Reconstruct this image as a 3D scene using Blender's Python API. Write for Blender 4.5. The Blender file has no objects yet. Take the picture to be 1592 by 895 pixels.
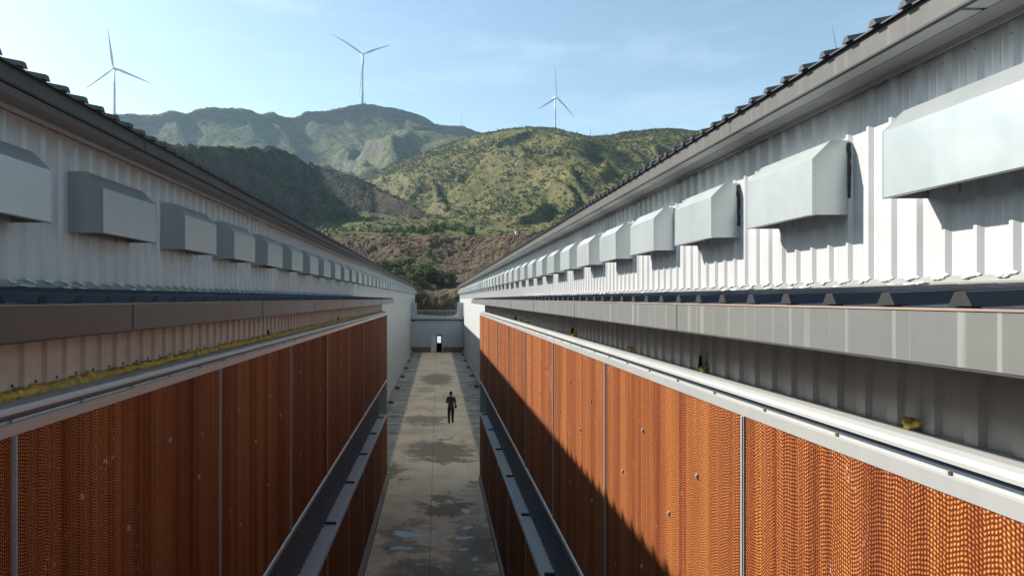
import bpy, math, random
import numpy as np
from mathutils import Vector, Matrix

random.seed(7)
RNG = np.random.default_rng(7)
S = bpy.context.scene
COL = S.collection
CZ = 6.9                      # eye height above the alley floor
FPX = 1061.3                  # focal length in photo pixels (24 mm on 36 mm, 1592 wide)

# ------------------------------------------------------------------ camera
cd = bpy.data.cameras.new('camera')
cam = bpy.data.objects.new('camera', cd)
COL.objects.link(cam)
cam.location = (0, 0, CZ)
cam.rotation_euler = (math.radians(90), 0, 0)
cd.lens = 24
cd.sensor_width = 36
cd.shift_x = 116 / 1592
cd.shift_y = 16.5 / 1592
cd.clip_start = 0.05
cd.clip_end = 20000
S.camera = cam

# ------------------------------------------------------------------ light
SUN = Vector((-1.0, 0.50, 0.775)).normalized()      # towards the sun
EL = math.asin(SUN.z)
AZ = math.atan2(SUN.x, SUN.y)
w = bpy.data.worlds.new('World')
S.world = w
w.use_nodes = True
nt = w.node_tree
bg = nt.nodes['Background']
sky = nt.nodes.new('ShaderNodeTexSky')
sky.sky_type = 'NISHITA'
sky.sun_disc = False
sky.sun_elevation = EL
sky.sun_rotation = AZ
sky.altitude = 600
sky.air_density = 1.0
sky.dust_density = 1.2
sky.ozone_density = 0.8
# thin high cirrus mixed into the sky
tc = nt.nodes.new('ShaderNodeTexCoord')
mp = nt.nodes.new('ShaderNodeMapping')
mp.inputs['Scale'].default_value = (2.2, 1.2, 9.0)
mp.inputs['Rotation'].default_value = (0.1, 0.25, 0.3)
nz = nt.nodes.new('ShaderNodeTexNoise')
nz.inputs['Scale'].default_value = 2.2
nz.inputs['Detail'].default_value = 7
nz.inputs['Roughness'].default_value = 0.62
rp = nt.nodes.new('ShaderNodeMapRange')
rp.inputs['From Min'].default_value = 0.48
rp.inputs['From Max'].default_value = 0.86
rp.inputs['To Max'].default_value = 0.16
mx = nt.nodes.new('ShaderNodeMixRGB')
mx.inputs['Color2'].default_value = (9.0, 9.8, 9.8, 1)
nt.links.new(tc.outputs['Generated'], mp.inputs['Vector'])
nt.links.new(mp.outputs[0], nz.inputs['Vector'])
nt.links.new(nz.outputs[0], rp.inputs['Value'])
nt.links.new(rp.outputs[0], mx.inputs['Fac'])
tn = nt.nodes.new('ShaderNodeMixRGB'); tn.blend_type = 'MULTIPLY'; tn.inputs['Fac'].default_value = 1
tn.inputs['Color2'].default_value = (1.0, 1.04, 0.92, 1)
nt.links.new(sky.outputs[0], tn.inputs['Color1'])
nt.links.new(tn.outputs[0], mx.inputs['Color1'])
nt.links.new(mx.outputs[0], bg.inputs['Color'])
bg.inputs['Strength'].default_value = 0.095

sl = bpy.data.lights.new('sun', 'SUN')
sl.energy = 5.0
sl.angle = math.radians(0.7)
sl.color = (1.0, 0.95, 0.87)
so = bpy.data.objects.new('sun', sl)
so.rotation_euler = (-SUN).to_track_quat('-Z', 'Y').to_euler()
so.location = (-60, 30, 60)
COL.objects.link(so)

S.view_settings.view_transform = 'Standard'
S.view_settings.look = 'None'
S.view_settings.gamma = 1
S.view_settings.exposure = 1.12
S.cycles.volume_bounces = 0
S.cycles.max_bounces = 8
S.cycles.diffuse_bounces = 3

# ------------------------------------------------------------------ helpers
class MB:
    """collects shapes, links them as ONE mesh object"""
    def __init__(s):
        s.v = []
        s.f = []
    def add(s, verts, faces):
        b = len(s.v)
        s.v.extend([tuple(map(float, p)) for p in verts])
        s.f.extend([tuple(int(i) + b for i in f) for f in faces])
    def box(s, x0, x1, y0, y1, z0, z1):
        if x0 > x1: x0, x1 = x1, x0
        if y0 > y1: y0, y1 = y1, y0
        s.add([(x0,y0,z0),(x1,y0,z0),(x1,y1,z0),(x0,y1,z0),(x0,y0,z1),(x1,y0,z1),(x1,y1,z1),(x0,y1,z1)],
              [(3,2,1,0),(4,5,6,7),(0,1,5,4),(1,2,6,5),(2,3,7,6),(3,0,4,7)])
    def prism_y(s, prof, y0, y1, cap=True):
        """closed profile [(x,z)] pulled along Y"""
        n = len(prof)
        v = [(x, y0, z) for x, z in prof] + [(x, y1, z) for x, z in prof]
        f = [(i, (i+1) % n, n+(i+1) % n, n+i) for i in range(n)]
        if cap: f += [tuple(range(n))[::-1], tuple(range(n, 2*n))]
        s.add(v, f)
    def prism_x(s, prof, x0, x1):
        """closed profile [(y,z)] pulled along X (z may be given per end by a function)"""
        n = len(prof)
        v = [(x0, y, z) for y, z in prof] + [(x1, y, z) for y, z in prof]
        f = [(i, (i+1) % n, n+(i+1) % n, n+i) for i in range(n)] + [tuple(range(n))[::-1], tuple(range(n, 2*n))]
        s.add(v, f)
    def sheet_y(s, prof, ys):
        """open profile [(x,z)] along many y"""
        n = len(prof)
        v = [(x, y, z) for y in ys for x, z in prof]
        f = [(k*n+i, k*n+i+1, (k+1)*n+i+1, (k+1)*n+i) for k in range(len(ys)-1) for i in range(n-1)]
        s.add(v, f)
    def tube(s, pts, rad, seg=8):
        pts = [Vector(p) for p in pts]
        if not hasattr(rad, '__len__'): rad = [rad]*len(pts)
        v = []; f = []
        for i, p in enumerate(pts):
            d = (pts[min(i+1, len(pts)-1)] - pts[max(i-1, 0)]).normalized()
            a = d.orthogonal().normalized() if i == 0 else (a - d*a.dot(d)).normalized()
            b = d.cross(a)
            for k in range(seg):
                t = 2*math.pi*k/seg
                v.append(p + (a*math.cos(t) + b*math.sin(t))*rad[i])
        for i in range(len(pts)-1):
            for k in range(seg):
                f.append((i*seg+k, i*seg+(k+1) % seg, (i+1)*seg+(k+1) % seg, (i+1)*seg+k))
        f.append(tuple(range(seg))[::-1]); f.append(tuple(range((len(pts)-1)*seg, len(pts)*seg)))
        s.add(v, f)
    def blob(s, c, r, seed=0, n=6, m=8, rough=0.25):
        rr = random.Random(seed)
        v = []; f = []
        for i in range(1, n):
            th = math.pi*i/n
            for k in range(m):
                ph = 2*math.pi*k/m
                q = 1 + rr.uniform(-rough, rough)
                v.append((c[0]+r[0]*q*math.sin(th)*math.cos(ph), c[1]+r[1]*q*math.sin(th)*math.sin(ph), c[2]+r[2]*q*math.cos(th)))
        for i in range(n-2):
            for k in range(m):
                f.append((i*m+k, (i+1)*m+k, (i+1)*m+(k+1) % m, i*m+(k+1) % m))
        v.append((c[0], c[1], c[2]+r[2])); v.append((c[0], c[1], c[2]-r[2]))
        t = len(v)-2
        for k in range(m):
            f.append((t, k, (k+1) % m)); f.append((t+1, (n-2)*m+(k+1) % m, (n-2)*m+k))
        s.add(v, f)
    def build(s, name, m, parent=None, smooth=False, loc=None):
        me = bpy.data.meshes.new(name)
        me.from_pydata(s.v, [], s.f)
        me.materials.append(m)
        if smooth:
            me.polygons.foreach_set('use_smooth', [True]*len(me.polygons))
        me.update()
        o = bpy.data.objects.new(name, me)
        COL.objects.link(o)
        if loc is not None: o.location = loc
        if parent is not None:
            o.parent = parent
            if loc is None:
                # mesh given in world coordinates
                wl = parent.location if parent.parent is None else parent.location + parent.parent.location
                me.transform(Matrix.Translation(-wl))
        return o

def tag(o, label=None, cat=None, group=None, kind=None):
    if label: o['label'] = label
    if cat: o['category'] = cat
    if group: o['group'] = group
    if kind: o['kind'] = kind
    return o

def thing(name, label, cat, loc=(0, 0, 0), group=None):
    o = bpy.data.objects.new(name, None)
    o.location = loc
    o.empty_display_size = 0.3
    COL.objects.link(o)
    return tag(o, label, cat, group)

# ------------------------------------------------------------------ materials
def newmat(name, rough=0.5, metal=0.0, base=(0.5, 0.5, 0.5)):
    m = bpy.data.materials.new(name)
    m.use_nodes = True
    b = m.node_tree.nodes['Principled BSDF']
    b.inputs['Roughness'].default_value = rough
    b.inputs['Metallic'].default_value = metal
    b.inputs['Base Color'].default_value = (*base, 1)
    return m, m.node_tree, b

class G:
    """small node-graph helper"""
    def __init__(s, nt): s.nt = nt; s.pos = None
    def n(s, t, **kw):
        x = s.nt.nodes.new(t)
        for k, v in kw.items(): setattr(x, k, v)
        return x
    def l(s, a, b): s.nt.links.new(a, b)
    def P(s):
        if s.pos is None: s.pos = s.n('ShaderNodeNewGeometry').outputs['Position']
        return s.pos
    def sc(s, vec, scale, rot=(0, 0, 0), loc=(0, 0, 0)):
        m = s.n('ShaderNodeMapping')
        m.inputs['Scale'].default_value = scale
        m.inputs['Rotation'].default_value = rot
        m.inputs['Location'].default_value = loc
        s.l(vec, m.inputs['Vector'])
        return m.outputs[0]
    def noise(s, scale, detail=4, rough=0.55, vec=None, dist=0.0, loc=(0, 0, 0)):
        x = s.n('ShaderNodeTexNoise')
        x.inputs['Scale'].default_value = 1.0
        x.inputs['Detail'].default_value = detail
        x.inputs['Roughness'].default_value = rough
        x.inputs['Distortion'].default_value = dist
        sc3 = scale if hasattr(scale, '__len__') else (scale,)*3
        s.l(s.sc(vec or s.P(), sc3, loc=loc), x.inputs['Vector'])
        return x.outputs[0]
    def rng(s, v, a, b, c=0.0, d=1.0, smooth=False):
        x = s.n('ShaderNodeMapRange')
        if smooth: x.interpolation_type = 'SMOOTHSTEP'
        x.inputs['From Min'].default_value = a
        x.inputs['From Max'].default_value = b
        x.inputs['To Min'].default_value = c
        x.inputs['To Max'].default_value = d
        s.l(v, x.inputs['Value'])
        return x.outputs[0]
    def math(s, op, a, b=None, c=None):
        x = s.n('ShaderNodeMath', operation=op)
        for i, q in enumerate((a, b, c)):
            if q is None: continue
            if isinstance(q, (int, float)): x.inputs[i].default_value = q
            else: s.l(q, x.inputs[i])
        return x.outputs[0]
    def mix(s, fac, a, b, blend='MIX'):
        x = s.n('ShaderNodeMixRGB', blend_type=blend)
        for k, q in (('Fac', fac), ('Color1', a), ('Color2', b)):
            if isinstance(q, (int, float)): x.inputs[k].default_value = q
            elif isinstance(q, tuple): x.inputs[k].default_value = (*q, 1)
            else: s.l(q, x.inputs[k])
        return x.outputs[0]
    def ramp(s, v, stops):
        x = s.n('ShaderNodeValToRGB')
        e = x.color_ramp.elements
        while len(e) < len(stops): e.new(0.5)
        for i, (p, c) in enumerate(stops):
            e[i].position = p; e[i].color = (*c, 1)
        s.l(v, x.inputs[0])
        return x.outputs[0]
    def bump(s, h, bsdf, strength=0.3, dist=0.02):
        x = s.n('ShaderNodeBump')
        x.inputs['Strength'].default_value = strength
        x.inputs['Distance'].default_value = dist
        s.l(h, x.inputs['Height'])
        s.l(x.outputs[0], bsdf.inputs['Normal'])

def sheet_metal(name, base, rough=0.45, metal=0.0, streak=0.25, dirt=(0.25, 0.2, 0.15), dirt_amt=0.3, light=None, light_amt=0.0, spots=0.15, bump=0.05, vary=0.0):
    """painted / galvanised sheet with vertical rain streaks and blotchy dirt"""
    m, nt, b = newmat(name, rough, metal, base)
    g = G(nt)
    st = g.noise((7, 7, 0.25), 5, 0.65)
    bl = g.noise(1.3, 5, 0.6)
    c = g.mix(g.rng(st, 0.35, 0.75, 0, streak), base, tuple(q*0.62 for q in base))
    c = g.mix(g.rng(bl, 0.5, 0.8, 0, dirt_amt), c, dirt)
    fn = g.noise(22, 3, 0.6)
    c = g.mix(g.rng(fn, 0.45, 0.75, 0, spots), c, tuple(q*0.75 for q in base))
    if light:
        s2 = g.noise((16, 16, 0.15), 3, 0.6, loc=(3, 9, 1))
        c = g.mix(g.rng(s2, 0.56, 0.66, 0, light_amt), c, light)
    if vary:
        oi = g.n('ShaderNodeObjectInfo')
        hs = g.n('ShaderNodeHueSaturation')
        g.l(g.rng(oi.outputs['Random'], 0, 1, 1-vary, 1+vary*0.6), hs.inputs['Value'])
        g.l(c, hs.inputs['Color']); c = hs.outputs[0]
    g.l(c, b.inputs['Base Color'])
    r = g.rng(bl, 0.3, 0.8, rough-0.03, rough+0.07)
    g.l(r, b.inputs['Roughness'])
    if bump: g.bump(g.noise(2.2, 2, 0.5), b, bump, 0.3)
    return m

M = {}
M['white'] = sheet_metal('white_sheet', (0.47, 0.475, 0.48), 0.30, 0.15, 0.30, (0.34, 0.30, 0.25), 0.25, bump=0.03)
M['white_flat'] = sheet_metal('white_panel', (0.38, 0.39, 0.385), 0.5, 0, 0.16, (0.48, 0.44, 0.38), 0.15, bump=0.02)
M['galv'] = sheet_metal('galvanised', (0.48, 0.52, 0.525), 0.36, 0.6, 0.14, (0.36, 0.38, 0.37), 0.06, spots=0.06, bump=0.02, vary=0.14)
M['frame'] = sheet_metal('frame_metal', (0.42, 0.43, 0.42), 0.38, 0.35, 0.12, (0.42, 0.36, 0.28), 0.3, bump=0.03)
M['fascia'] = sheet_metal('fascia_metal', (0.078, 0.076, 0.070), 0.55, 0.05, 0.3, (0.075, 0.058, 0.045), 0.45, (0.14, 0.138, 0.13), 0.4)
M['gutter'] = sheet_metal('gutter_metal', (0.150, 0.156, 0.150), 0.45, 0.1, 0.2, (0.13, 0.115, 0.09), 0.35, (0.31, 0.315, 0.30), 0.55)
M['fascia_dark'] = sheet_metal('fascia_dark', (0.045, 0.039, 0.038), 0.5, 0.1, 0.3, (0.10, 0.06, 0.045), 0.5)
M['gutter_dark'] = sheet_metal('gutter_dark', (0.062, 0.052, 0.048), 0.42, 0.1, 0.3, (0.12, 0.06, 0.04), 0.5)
M['soffit'] = sheet_metal('soffit_panel', (0.44, 0.455, 0.44), 0.55, 0, 0.1, (0.4, 0.38, 0.34), 0.25)
M['trim'] = sheet_metal('trim_metal', (0.30, 0.30, 0.285), 0.5, 0.1, 0.2, (0.3, 0.26, 0.2), 0.35)
M['recess'] = sheet_metal('recess_cladding', (0.50, 0.49, 0.47), 0.5, 0, 0.45, (0.22, 0.19, 0.16), 0.4)
M['recess_low'] = sheet_metal('lower_cladding', (0.13, 0.15, 0.175), 0.5, 0, 0.4, (0.12, 0.10, 0.09), 0.3)
M['roof'] = sheet_metal('roof_sheet', (0.028, 0.037, 0.052), 0.32, 0.1, 0.1, (0.12, 0.10, 0.08), 0.25)
M['roof_brown'] = sheet_metal('roof_sheet_upper', (0.055, 0.055, 0.062), 0.45, 0.1, 0.1, (0.16, 0.12, 0.1), 0.3)
M['endwall'] = sheet_metal('end_wall_panel', (0.38, 0.42, 0.45), 0.5, 0, 0.15, (0.4, 0.38, 0.35), 0.15)
M['channel'] = sheet_metal('channel_metal', (0.10, 0.13, 0.165), 0.35, 0.3)
M['ledge'] = sheet_metal('ledge_metal', (0.56, 0.575, 0.58), 0.4, 0.2, 0.15, (0.42, 0.36, 0.26), 0.5)
M['apron'] = sheet_metal('apron_metal', (0.20, 0.205, 0.195), 0.45, 0.1, 0.15, (0.14, 0.13, 0.11), 0.4)
M['closer'] = sheet_metal('rib_closer_foam', (0.010, 0.010, 0.012), 0.8, 0, 0.2, (0.03, 0.02, 0.015), 0.5)
M['rust'] = sheet_metal('rusty_rim', (0.30, 0.22, 0.17), 0.7, 0, 0.3, (0.16, 0.075, 0.04), 0.9)
M['dark'] = sheet_metal('dark_gap', (0.03, 0.03, 0.032), 0.7, 0, 0.1, (0.05, 0.04, 0.03), 0.3)
M['plinth'] = sheet_metal('plinth', (0.20, 0.11, 0.075), 0.8, 0, 0.3, (0.10, 0.06, 0.05), 0.5)
M['curb'] = sheet_metal('kerb_concrete', (0.34, 0.28, 0.21), 0.85, 0, 0.2, (0.16, 0.12, 0.09), 0.5)
M['turbine'] = sheet_metal('turbine_paint', (0.50, 0.52, 0.54), 0.45, 0, 0.05, (0.6, 0.6, 0.6), 0.1, bump=0)
M['turbine_mark'] = sheet_metal('turbine_marking', (0.26, 0.30, 0.36), 0.5, 0, 0.05, (0.4, 0.4, 0.4), 0.1, bump=0)
M['block'] = sheet_metal('block', (0.09, 0.07, 0.055), 0.9)
M['mast'] = sheet_metal('mast_steel', (0.30, 0.32, 0.34), 0.6, 0.2)
M['clip'] = sheet_metal('clip_plastic', (0.34, 0.32, 0.27), 0.5, 0, 0.1, (0.4, 0.35, 0.25), 0.4)
M['screw'] = sheet_metal('screw', (0.06, 0.055, 0.05), 0.6)
M['sealant'] = sheet_metal('white_sealant', (0.6, 0.6, 0.58), 0.7, 0, 0.1, (0.5, 0.45, 0.35), 0.3)
M['tar'] = sheet_metal('black_sealant', (0.02, 0.022, 0.026), 0.6)

def foam_mat():
    m, nt, b = newmat('yellow_foam', 0.85)
    g = G(nt)
    a = g.noise(14, 5, 0.6)
    c = g.ramp(a, [(0.3, (0.26, 0.16, 0.03)), (0.5, (0.56, 0.40, 0.09)), (0.7, (0.70, 0.55, 0.17))])
    g.l(c, b.inputs['Base Color'])
    g.bump(g.noise(40, 3, 0.6), b, 0.6, 0.02)
    return m
M['foam'] = foam_mat()

def pad_mat():
    """cellulose evaporative pad: staggered flute mouths in vertical sheets, blocks 0.6 m wide of uneven age"""
    m, nt, b = newmat('evaporative_pad', 0.8)
    g = G(nt)
    sep = g.n('ShaderNodeSeparateXYZ')
    g.l(g.P(), sep.inputs[0])
    u, w_ = sep.outputs[1], sep.outputs[2]
    wob = g.noise((1, 5.0, 1.0), 3, 0.5)
    wob2 = g.noise((1, 1.7, 0.5), 2, 0.5)
    zig = g.math('PINGPONG', g.math('ADD', u, g.math('MULTIPLY', wob, 0.22)), 0.085)
    zz = g.math('ADD', w_, g.math('MULTIPLY', zig, 0.40))
    zz = g.math('ADD', zz, g.math('MULTIPLY', wob2, 0.10))
    uu = g.math('ADD', u, g.math('MULTIPLY', g.noise((1, 14, 11), 3, 0.6), 0.017))
    zz = g.math('ADD', zz, g.math('MULTIPLY', g.noise((1, 16, 10), 3, 0.6, loc=(3, 1, 4)), 0.015))
    a = g.math('SINE', g.math('MULTIPLY', uu, math.pi/0.0145))
    c_ = g.math('SINE', g.math('MULTIPLY', zz, math.pi/0.0165))
    dots = g.math('MULTIPLY', g.math('POWER', g.math('ABSOLUTE', a), 1.2), g.math('POWER', g.math('ABSOLUTE', c_), 1.2))
    h = dots
    fine = g.noise((40, 55, 55), 2, 0.6)
    f = g.math('ADD', dots, g.math('MULTIPLY', g.math('SUBTRACT', fine, 0.5), 0.75))
    cell = g.ramp(f, [(0.02, (0.070, 0.014, 0.005)), (0.30, (0.140, 0.029, 0.008)), (0.62, (0.29, 0.084, 0.020)), (1.0, (0.54, 0.225, 0.064))])  # shade of the deep flute holes put into the colour as dark red
    # vertical bands (single flute sheets) and 0.6 m blocks
    band = g.noise((0.1, 22, 0.05), 4, 0.65)
    band2 = g.noise((0.1, 4.2, 0.10), 2, 0.5, loc=(4, 2, 7))
    v = g.math('ADD', g.math('MULTIPLY', band, 0.6), g.math('MULTIPLY', band2, 0.5))
    tone = g.ramp(v, [(0.38, (0.52, 0.34, 0.28)), (0.49, (0.84, 0.74, 0.66)), (0.58, (1.14, 1.17, 1.10)), (0.72, (1.5, 1.7, 1.65))])
    c = g.mix(1.0, cell, tone, 'MULTIPLY')
    # lime bloom and dark water stains with shapes of their own
    st = g.noise((0.5, 3.0, 0.45), 5, 0.65, loc=(9, 1, 3))
    c = g.mix(g.rng(st, 0.55, 0.74, 0, 0.5), c, (0.09, 0.018, 0.007))
    fl = g.math('MULTIPLY', g.rng(g.noise((1, 3.1, 2.3), 4, 0.7, loc=(7, 3, 1)), 0.60, 0.70), g.rng(g.noise((30, 60, 40), 2, 0.5), 0.60, 0.66))
    c = g.mix(fl, c, (0.62, 0.52, 0.44))
    lime = g.noise((1, 2.2, 2.6), 6, 0.7, loc=(2, 8, 5))
    c = g.mix(g.rng(lime, 0.66, 0.78, 0, 0.45), c, (0.60, 0.40, 0.22))
    oi = g.n('ShaderNodeObjectInfo'); hs = g.n('ShaderNodeHueSaturation')
    g.l(g.rng(oi.outputs['Random'], 0, 1, 0.80, 1.04), hs.inputs['Value']); g.l(c, hs.inputs['Color']); c = hs.outputs[0]
    g.l(c, b.inputs['Base Color'])
    b.inputs['Specular IOR Level'].default_value = 0.15
    g.bump(h, b, 0.35, 0.010)
    return m
M['pad'] = pad_mat()

def concrete_mat():
    m, nt, b = newmat('alley_concrete', 0.75)
    g = G(nt)
    P = g.P()
    sep = g.n('ShaderNodeSeparateXYZ'); g.l(P, sep.inputs[0])
    x, y = sep.outputs[0], sep.outputs[1]
    n1 = g.noise(0.55, 6, 0.62)
    n2 = g.noise(5, 5, 0.6)
    n3 = g.noise(38, 3, 0.6)
    lane = g.ramp(n1, [(0.30, (0.5446, 0.3566, 0.2070)), (0.5, (0.8000, 0.5844, 0.3687)), (0.68, (0.8000, 0.7285, 0.4982))])
    lane = g.mix(g.rng(n2, 0.45, 0.75, 0, 0.35), lane, (0.3812, 0.2656, 0.1681))
    lane = g.mix(g.rng(n3, 0.5, 0.8, 0, 0.3), lane, (0.8000, 0.6983, 0.5305))
    # unfinished side strips: grey sheets laid across
    tr = g.noise((0.55, 1.15, 1), 6, 0.68, loc=(1, 3, 0), dist=0.5)
    side = g.ramp(tr, [(0.32, (0.070, 0.060, 0.048)), (0.45, (0.20, 0.185, 0.155)), (0.56, (0.36, 0.33, 0.275)), (0.72, (0.54, 0.47, 0.37))])
    side = g.mix(g.rng(n2, 0.48, 0.66, 0, 0.8), side, (0.10, 0.085, 0.068))
    side = g.mix(g.rng(n1, 0.50, 0.62, 0, 0.6), side, (0.40, 0.335, 0.25))
    ed = g.math('ABSOLUTE', g.math('ADD', x, 0.08))
    ed = g.math('ADD', ed, g.math('MULTIPLY', g.math('SUBTRACT', n2, 0.5), 0.35))
    c = g.mix(g.rng(ed, 1.80, 1.98, 0, 1), lane, side)
    # mud stains: (cx, cy, rx, ry, strength)
    wx = g.math('ADD', x, g.math('MULTIPLY', g.math('SUBTRACT', g.noise((1.1, 1.6, 1), 7, 0.72), 0.5), 3.4))
    wy = g.math('ADD', y, g.math('MULTIPLY', g.math('SUBTRACT', g.noise((0.9, 0.6, 1), 7, 0.72, loc=(5, 5, 5)), 0.5), 9.0))
    for cx, cy, rx, ry, s in ((0, 59, 1.6, 5, .8), (0.1, 31, 1.6, 2.6, .9), (-0.7, 39, 1.3, 2.0, .75), (0.2, 22.7, 1.1, 1.2, .9), (0.6, 47.5, 1.4, 1.2, .35), (0.5, 15.5, 1.6, 2.0, .6), (-0.9, 52, .9, 1.6, .45)):
        dx = g.math('DIVIDE', g.math('SUBTRACT', wx, cx), rx)
        dy = g.math('DIVIDE', g.math('SUBTRACT', wy, cy), ry)
        d = g.math('SQRT', g.math('ADD', g.math('MULTIPLY', dx, dx), g.math('MULTIPLY', dy, dy)))
        c = g.mix(g.rng(d, 0.72, 1.02, s, 0), c, g.mix(g.rng(n2, 0.35, 0.7), (0.155, 0.088, 0.042), (0.31, 0.205, 0.118)))
    # wet dark patches; wide near ones paint in the shade between the pads
    for cx, cy, rx, ry, s in ((-1.75, 27, .42, 1.6, .75), (1.55, 25.2, .3, .5, .6), (0.9, 18.6, .8, 1.6, .55), (-0.7, 17.2, .6, .7, .5), (-1.0, 19.6, .8, 1.3, .55), (0.1, 15.5, 2.2, 2.4, .5), (1.2, 20.0, .7, 1.8, .45)):
        dx = g.math('DIVIDE', g.math('SUBTRACT', wx, cx), rx)
        dy = g.math('DIVIDE', g.math('SUBTRACT', wy, cy), ry)
        d = g.math('SQRT', g.math('ADD', g.math('MULTIPLY', dx, dx), g.math('MULTIPLY', dy, dy)))
        c = g.mix(g.rng(d, 0.7, 1.1, s, 0), c, (0.0809, 0.0662, 0.0464))
    # centre seam and cross joints
    sd = g.math('ABSOLUTE', g.math('ADD', g.math('ADD', x, 0.2), g.math('MULTIPLY', g.math('SUBTRACT', n2, 0.5), 0.03)))
    c = g.mix(g.rng(sd, 0.006, 0.018, 0.6, 0), c, (0.0540, 0.0458, 0.0371))
    cj = g.math('ABSOLUTE', g.math('SUBTRACT', g.math('PINGPONG', g.math('ADD', y, g.math('MULTIPLY', n2, 0.15)), 4.0), 0.05))
    c = g.mix(g.rng(cj, 0.0, 0.05, 0.4, 0), c, (0.0863, 0.0713, 0.0556))
    g.l(c, b.inputs['Base Color'])
    g.l(g.rng(n1, 0.3, 0.7, 0.55, 0.85), b.inputs['Roughness'])
    g.bump(g.math('ADD', n2, g.math('MULTIPLY', n3, 0.4)), b, 0.25, 0.03)
    return m
M['floor'] = concrete_mat()

def hill_mat(name, greens, soil, rock, soil_lo=0.56, scale=1.0, slope_rock=(0.35, 0.6)):
    m, nt, b = newmat(name, 0.9)
    b.inputs['Specular IOR Level'].default_value = 0.1
    g = G(nt)
    n1 = g.noise(0.018/scale, 6, 0.62)
    n2 = g.noise(0.13/scale, 6, 0.66)
    n3 = g.noise(0.7/scale, 4, 0.6)
    n4 = g.noise(0.045/scale, 5, 0.6, loc=(7, 3, 2))
    v = g.math('ADD', g.math('MULTIPLY', n2, 0.6), g.math('MULTIPLY', n3, 0.4))
    c = g.ramp(v, [(0.34, greens[0]), (0.48, greens[1]), (0.58, greens[2])])
    c = g.mix(g.rng(n4, 0.48, 0.68, 0, 0.6), c, g.mix(n3, greens[3], greens[2]))
    c = g.mix(g.rng(g.math('ADD', g.math('MULTIPLY', n1, 0.5), g.math('MULTIPLY', n2, 0.5)), soil_lo, soil_lo+0.08, 0, 0.75), c, soil)
    geo = g.n('ShaderNodeNewGeometry')
    sp = g.n('ShaderNodeSeparateXYZ'); g.l(geo.outputs['True Normal'], sp.inputs[0])
    up = g.math('ABSOLUTE', sp.outputs[2])
    steep = g.math('ADD', up, g.math('MULTIPLY', g.math('SUBTRACT', n2, 0.5), 0.5))
    c = g.mix(g.rng(steep, slope_rock[0], slope_rock[1], 0.85, 0), c, g.mix(n3, rock, tuple(q*0.55 for q in rock)))
    g.l(c, b.inputs['Base Color'])
    g.bump(g.math('ADD', n2, g.math('MULTIPLY', n3, 0.5)), b, 0.8, 3.0*scale)
    return m
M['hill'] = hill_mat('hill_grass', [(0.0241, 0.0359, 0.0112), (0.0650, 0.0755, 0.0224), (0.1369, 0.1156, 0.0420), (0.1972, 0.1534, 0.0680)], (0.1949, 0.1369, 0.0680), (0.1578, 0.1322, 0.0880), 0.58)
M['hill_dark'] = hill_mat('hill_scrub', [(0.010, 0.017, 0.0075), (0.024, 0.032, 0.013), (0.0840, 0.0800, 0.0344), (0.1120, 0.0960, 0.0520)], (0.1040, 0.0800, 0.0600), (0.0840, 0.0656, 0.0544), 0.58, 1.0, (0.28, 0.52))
M['far'] = hill_mat('far_hill', [(0.0320, 0.0480, 0.0208), (0.0680, 0.0840, 0.0320), (0.1200, 0.1200, 0.0520), (0.1440, 0.1280, 0.0680)], (0.1600, 0.1280, 0.0800), (0.1200, 0.1080, 0.0920), 0.60, 2.2, (0.22, 0.45))

def earth_mat():
    m, nt, b = newmat('bare_earth', 0.95)
    b.inputs['Specular IOR Level'].default_value = 0.1
    g = G(nt)
    n1 = g.noise(0.22, 6, 0.66)
    n2 = g.noise(1.6, 5, 0.65)
    n3 = g.noise((0.25, 1.0, 2.4), 4, 0.6, dist=0.4)
    c = g.ramp(n1, [(0.32, (0.0490, 0.0339, 0.0224)), (0.5, (0.1029, 0.0710, 0.0459)), (0.68, (0.1617, 0.1251, 0.0836))])
    c = g.mix(g.rng(n3, 0.42, 0.66, 0, 0.6), c, (0.0566, 0.0396, 0.0277))
    c = g.mix(g.rng(n2, 0.55, 0.75, 0, 0.5), c, (0.2266, 0.1946, 0.1387))
    gr = g.noise(0.12, 5, 0.65, loc=(3, 2, 9))
    c = g.mix(g.rng(gr, 0.57, 0.66, 0, 0.7), c, (0.0400, 0.0541, 0.0173))
    g.l(c, b.inputs['Base Color'])
    g.bump(g.math('ADD', n2, g.math('MULTIPLY', n3, 1.2)), b, 0.9, 0.5)
    return m
M['earth'] = earth_mat()

def leaf_mat(name, lo, mid, hi):
    m, nt, b = newmat(name, 0.7)
    b.inputs['Specular IOR Level'].default_value = 0.2
    g = G(nt)
    geo = g.n('ShaderNodeNewGeometry')
    n = g.noise(0.35, 3, 0.6)
    v = g.math('ADD', g.math('MULTIPLY', geo.outputs['Random Per Island'], 0.5), g.math('MULTIPLY', n, 0.5))
    c = g.ramp(v, [(0.25, lo), (0.5, mid), (0.75, hi)])
    g.l(c, b.inputs['Base Color'])
    return m
M['leaf'] = leaf_mat('shrub_leaves', (0.0216, 0.0346, 0.0101), (0.0468, 0.0648, 0.0173), (0.0936, 0.1044, 0.0324))
M['leaf_bright'] = leaf_mat('bright_leaves', (0.0360, 0.0612, 0.0115), (0.0720, 0.1080, 0.0216), (0.1296, 0.1584, 0.0432))
M['bark'] = sheet_metal('bark', (0.12, 0.085, 0.06), 0.9)

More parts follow.
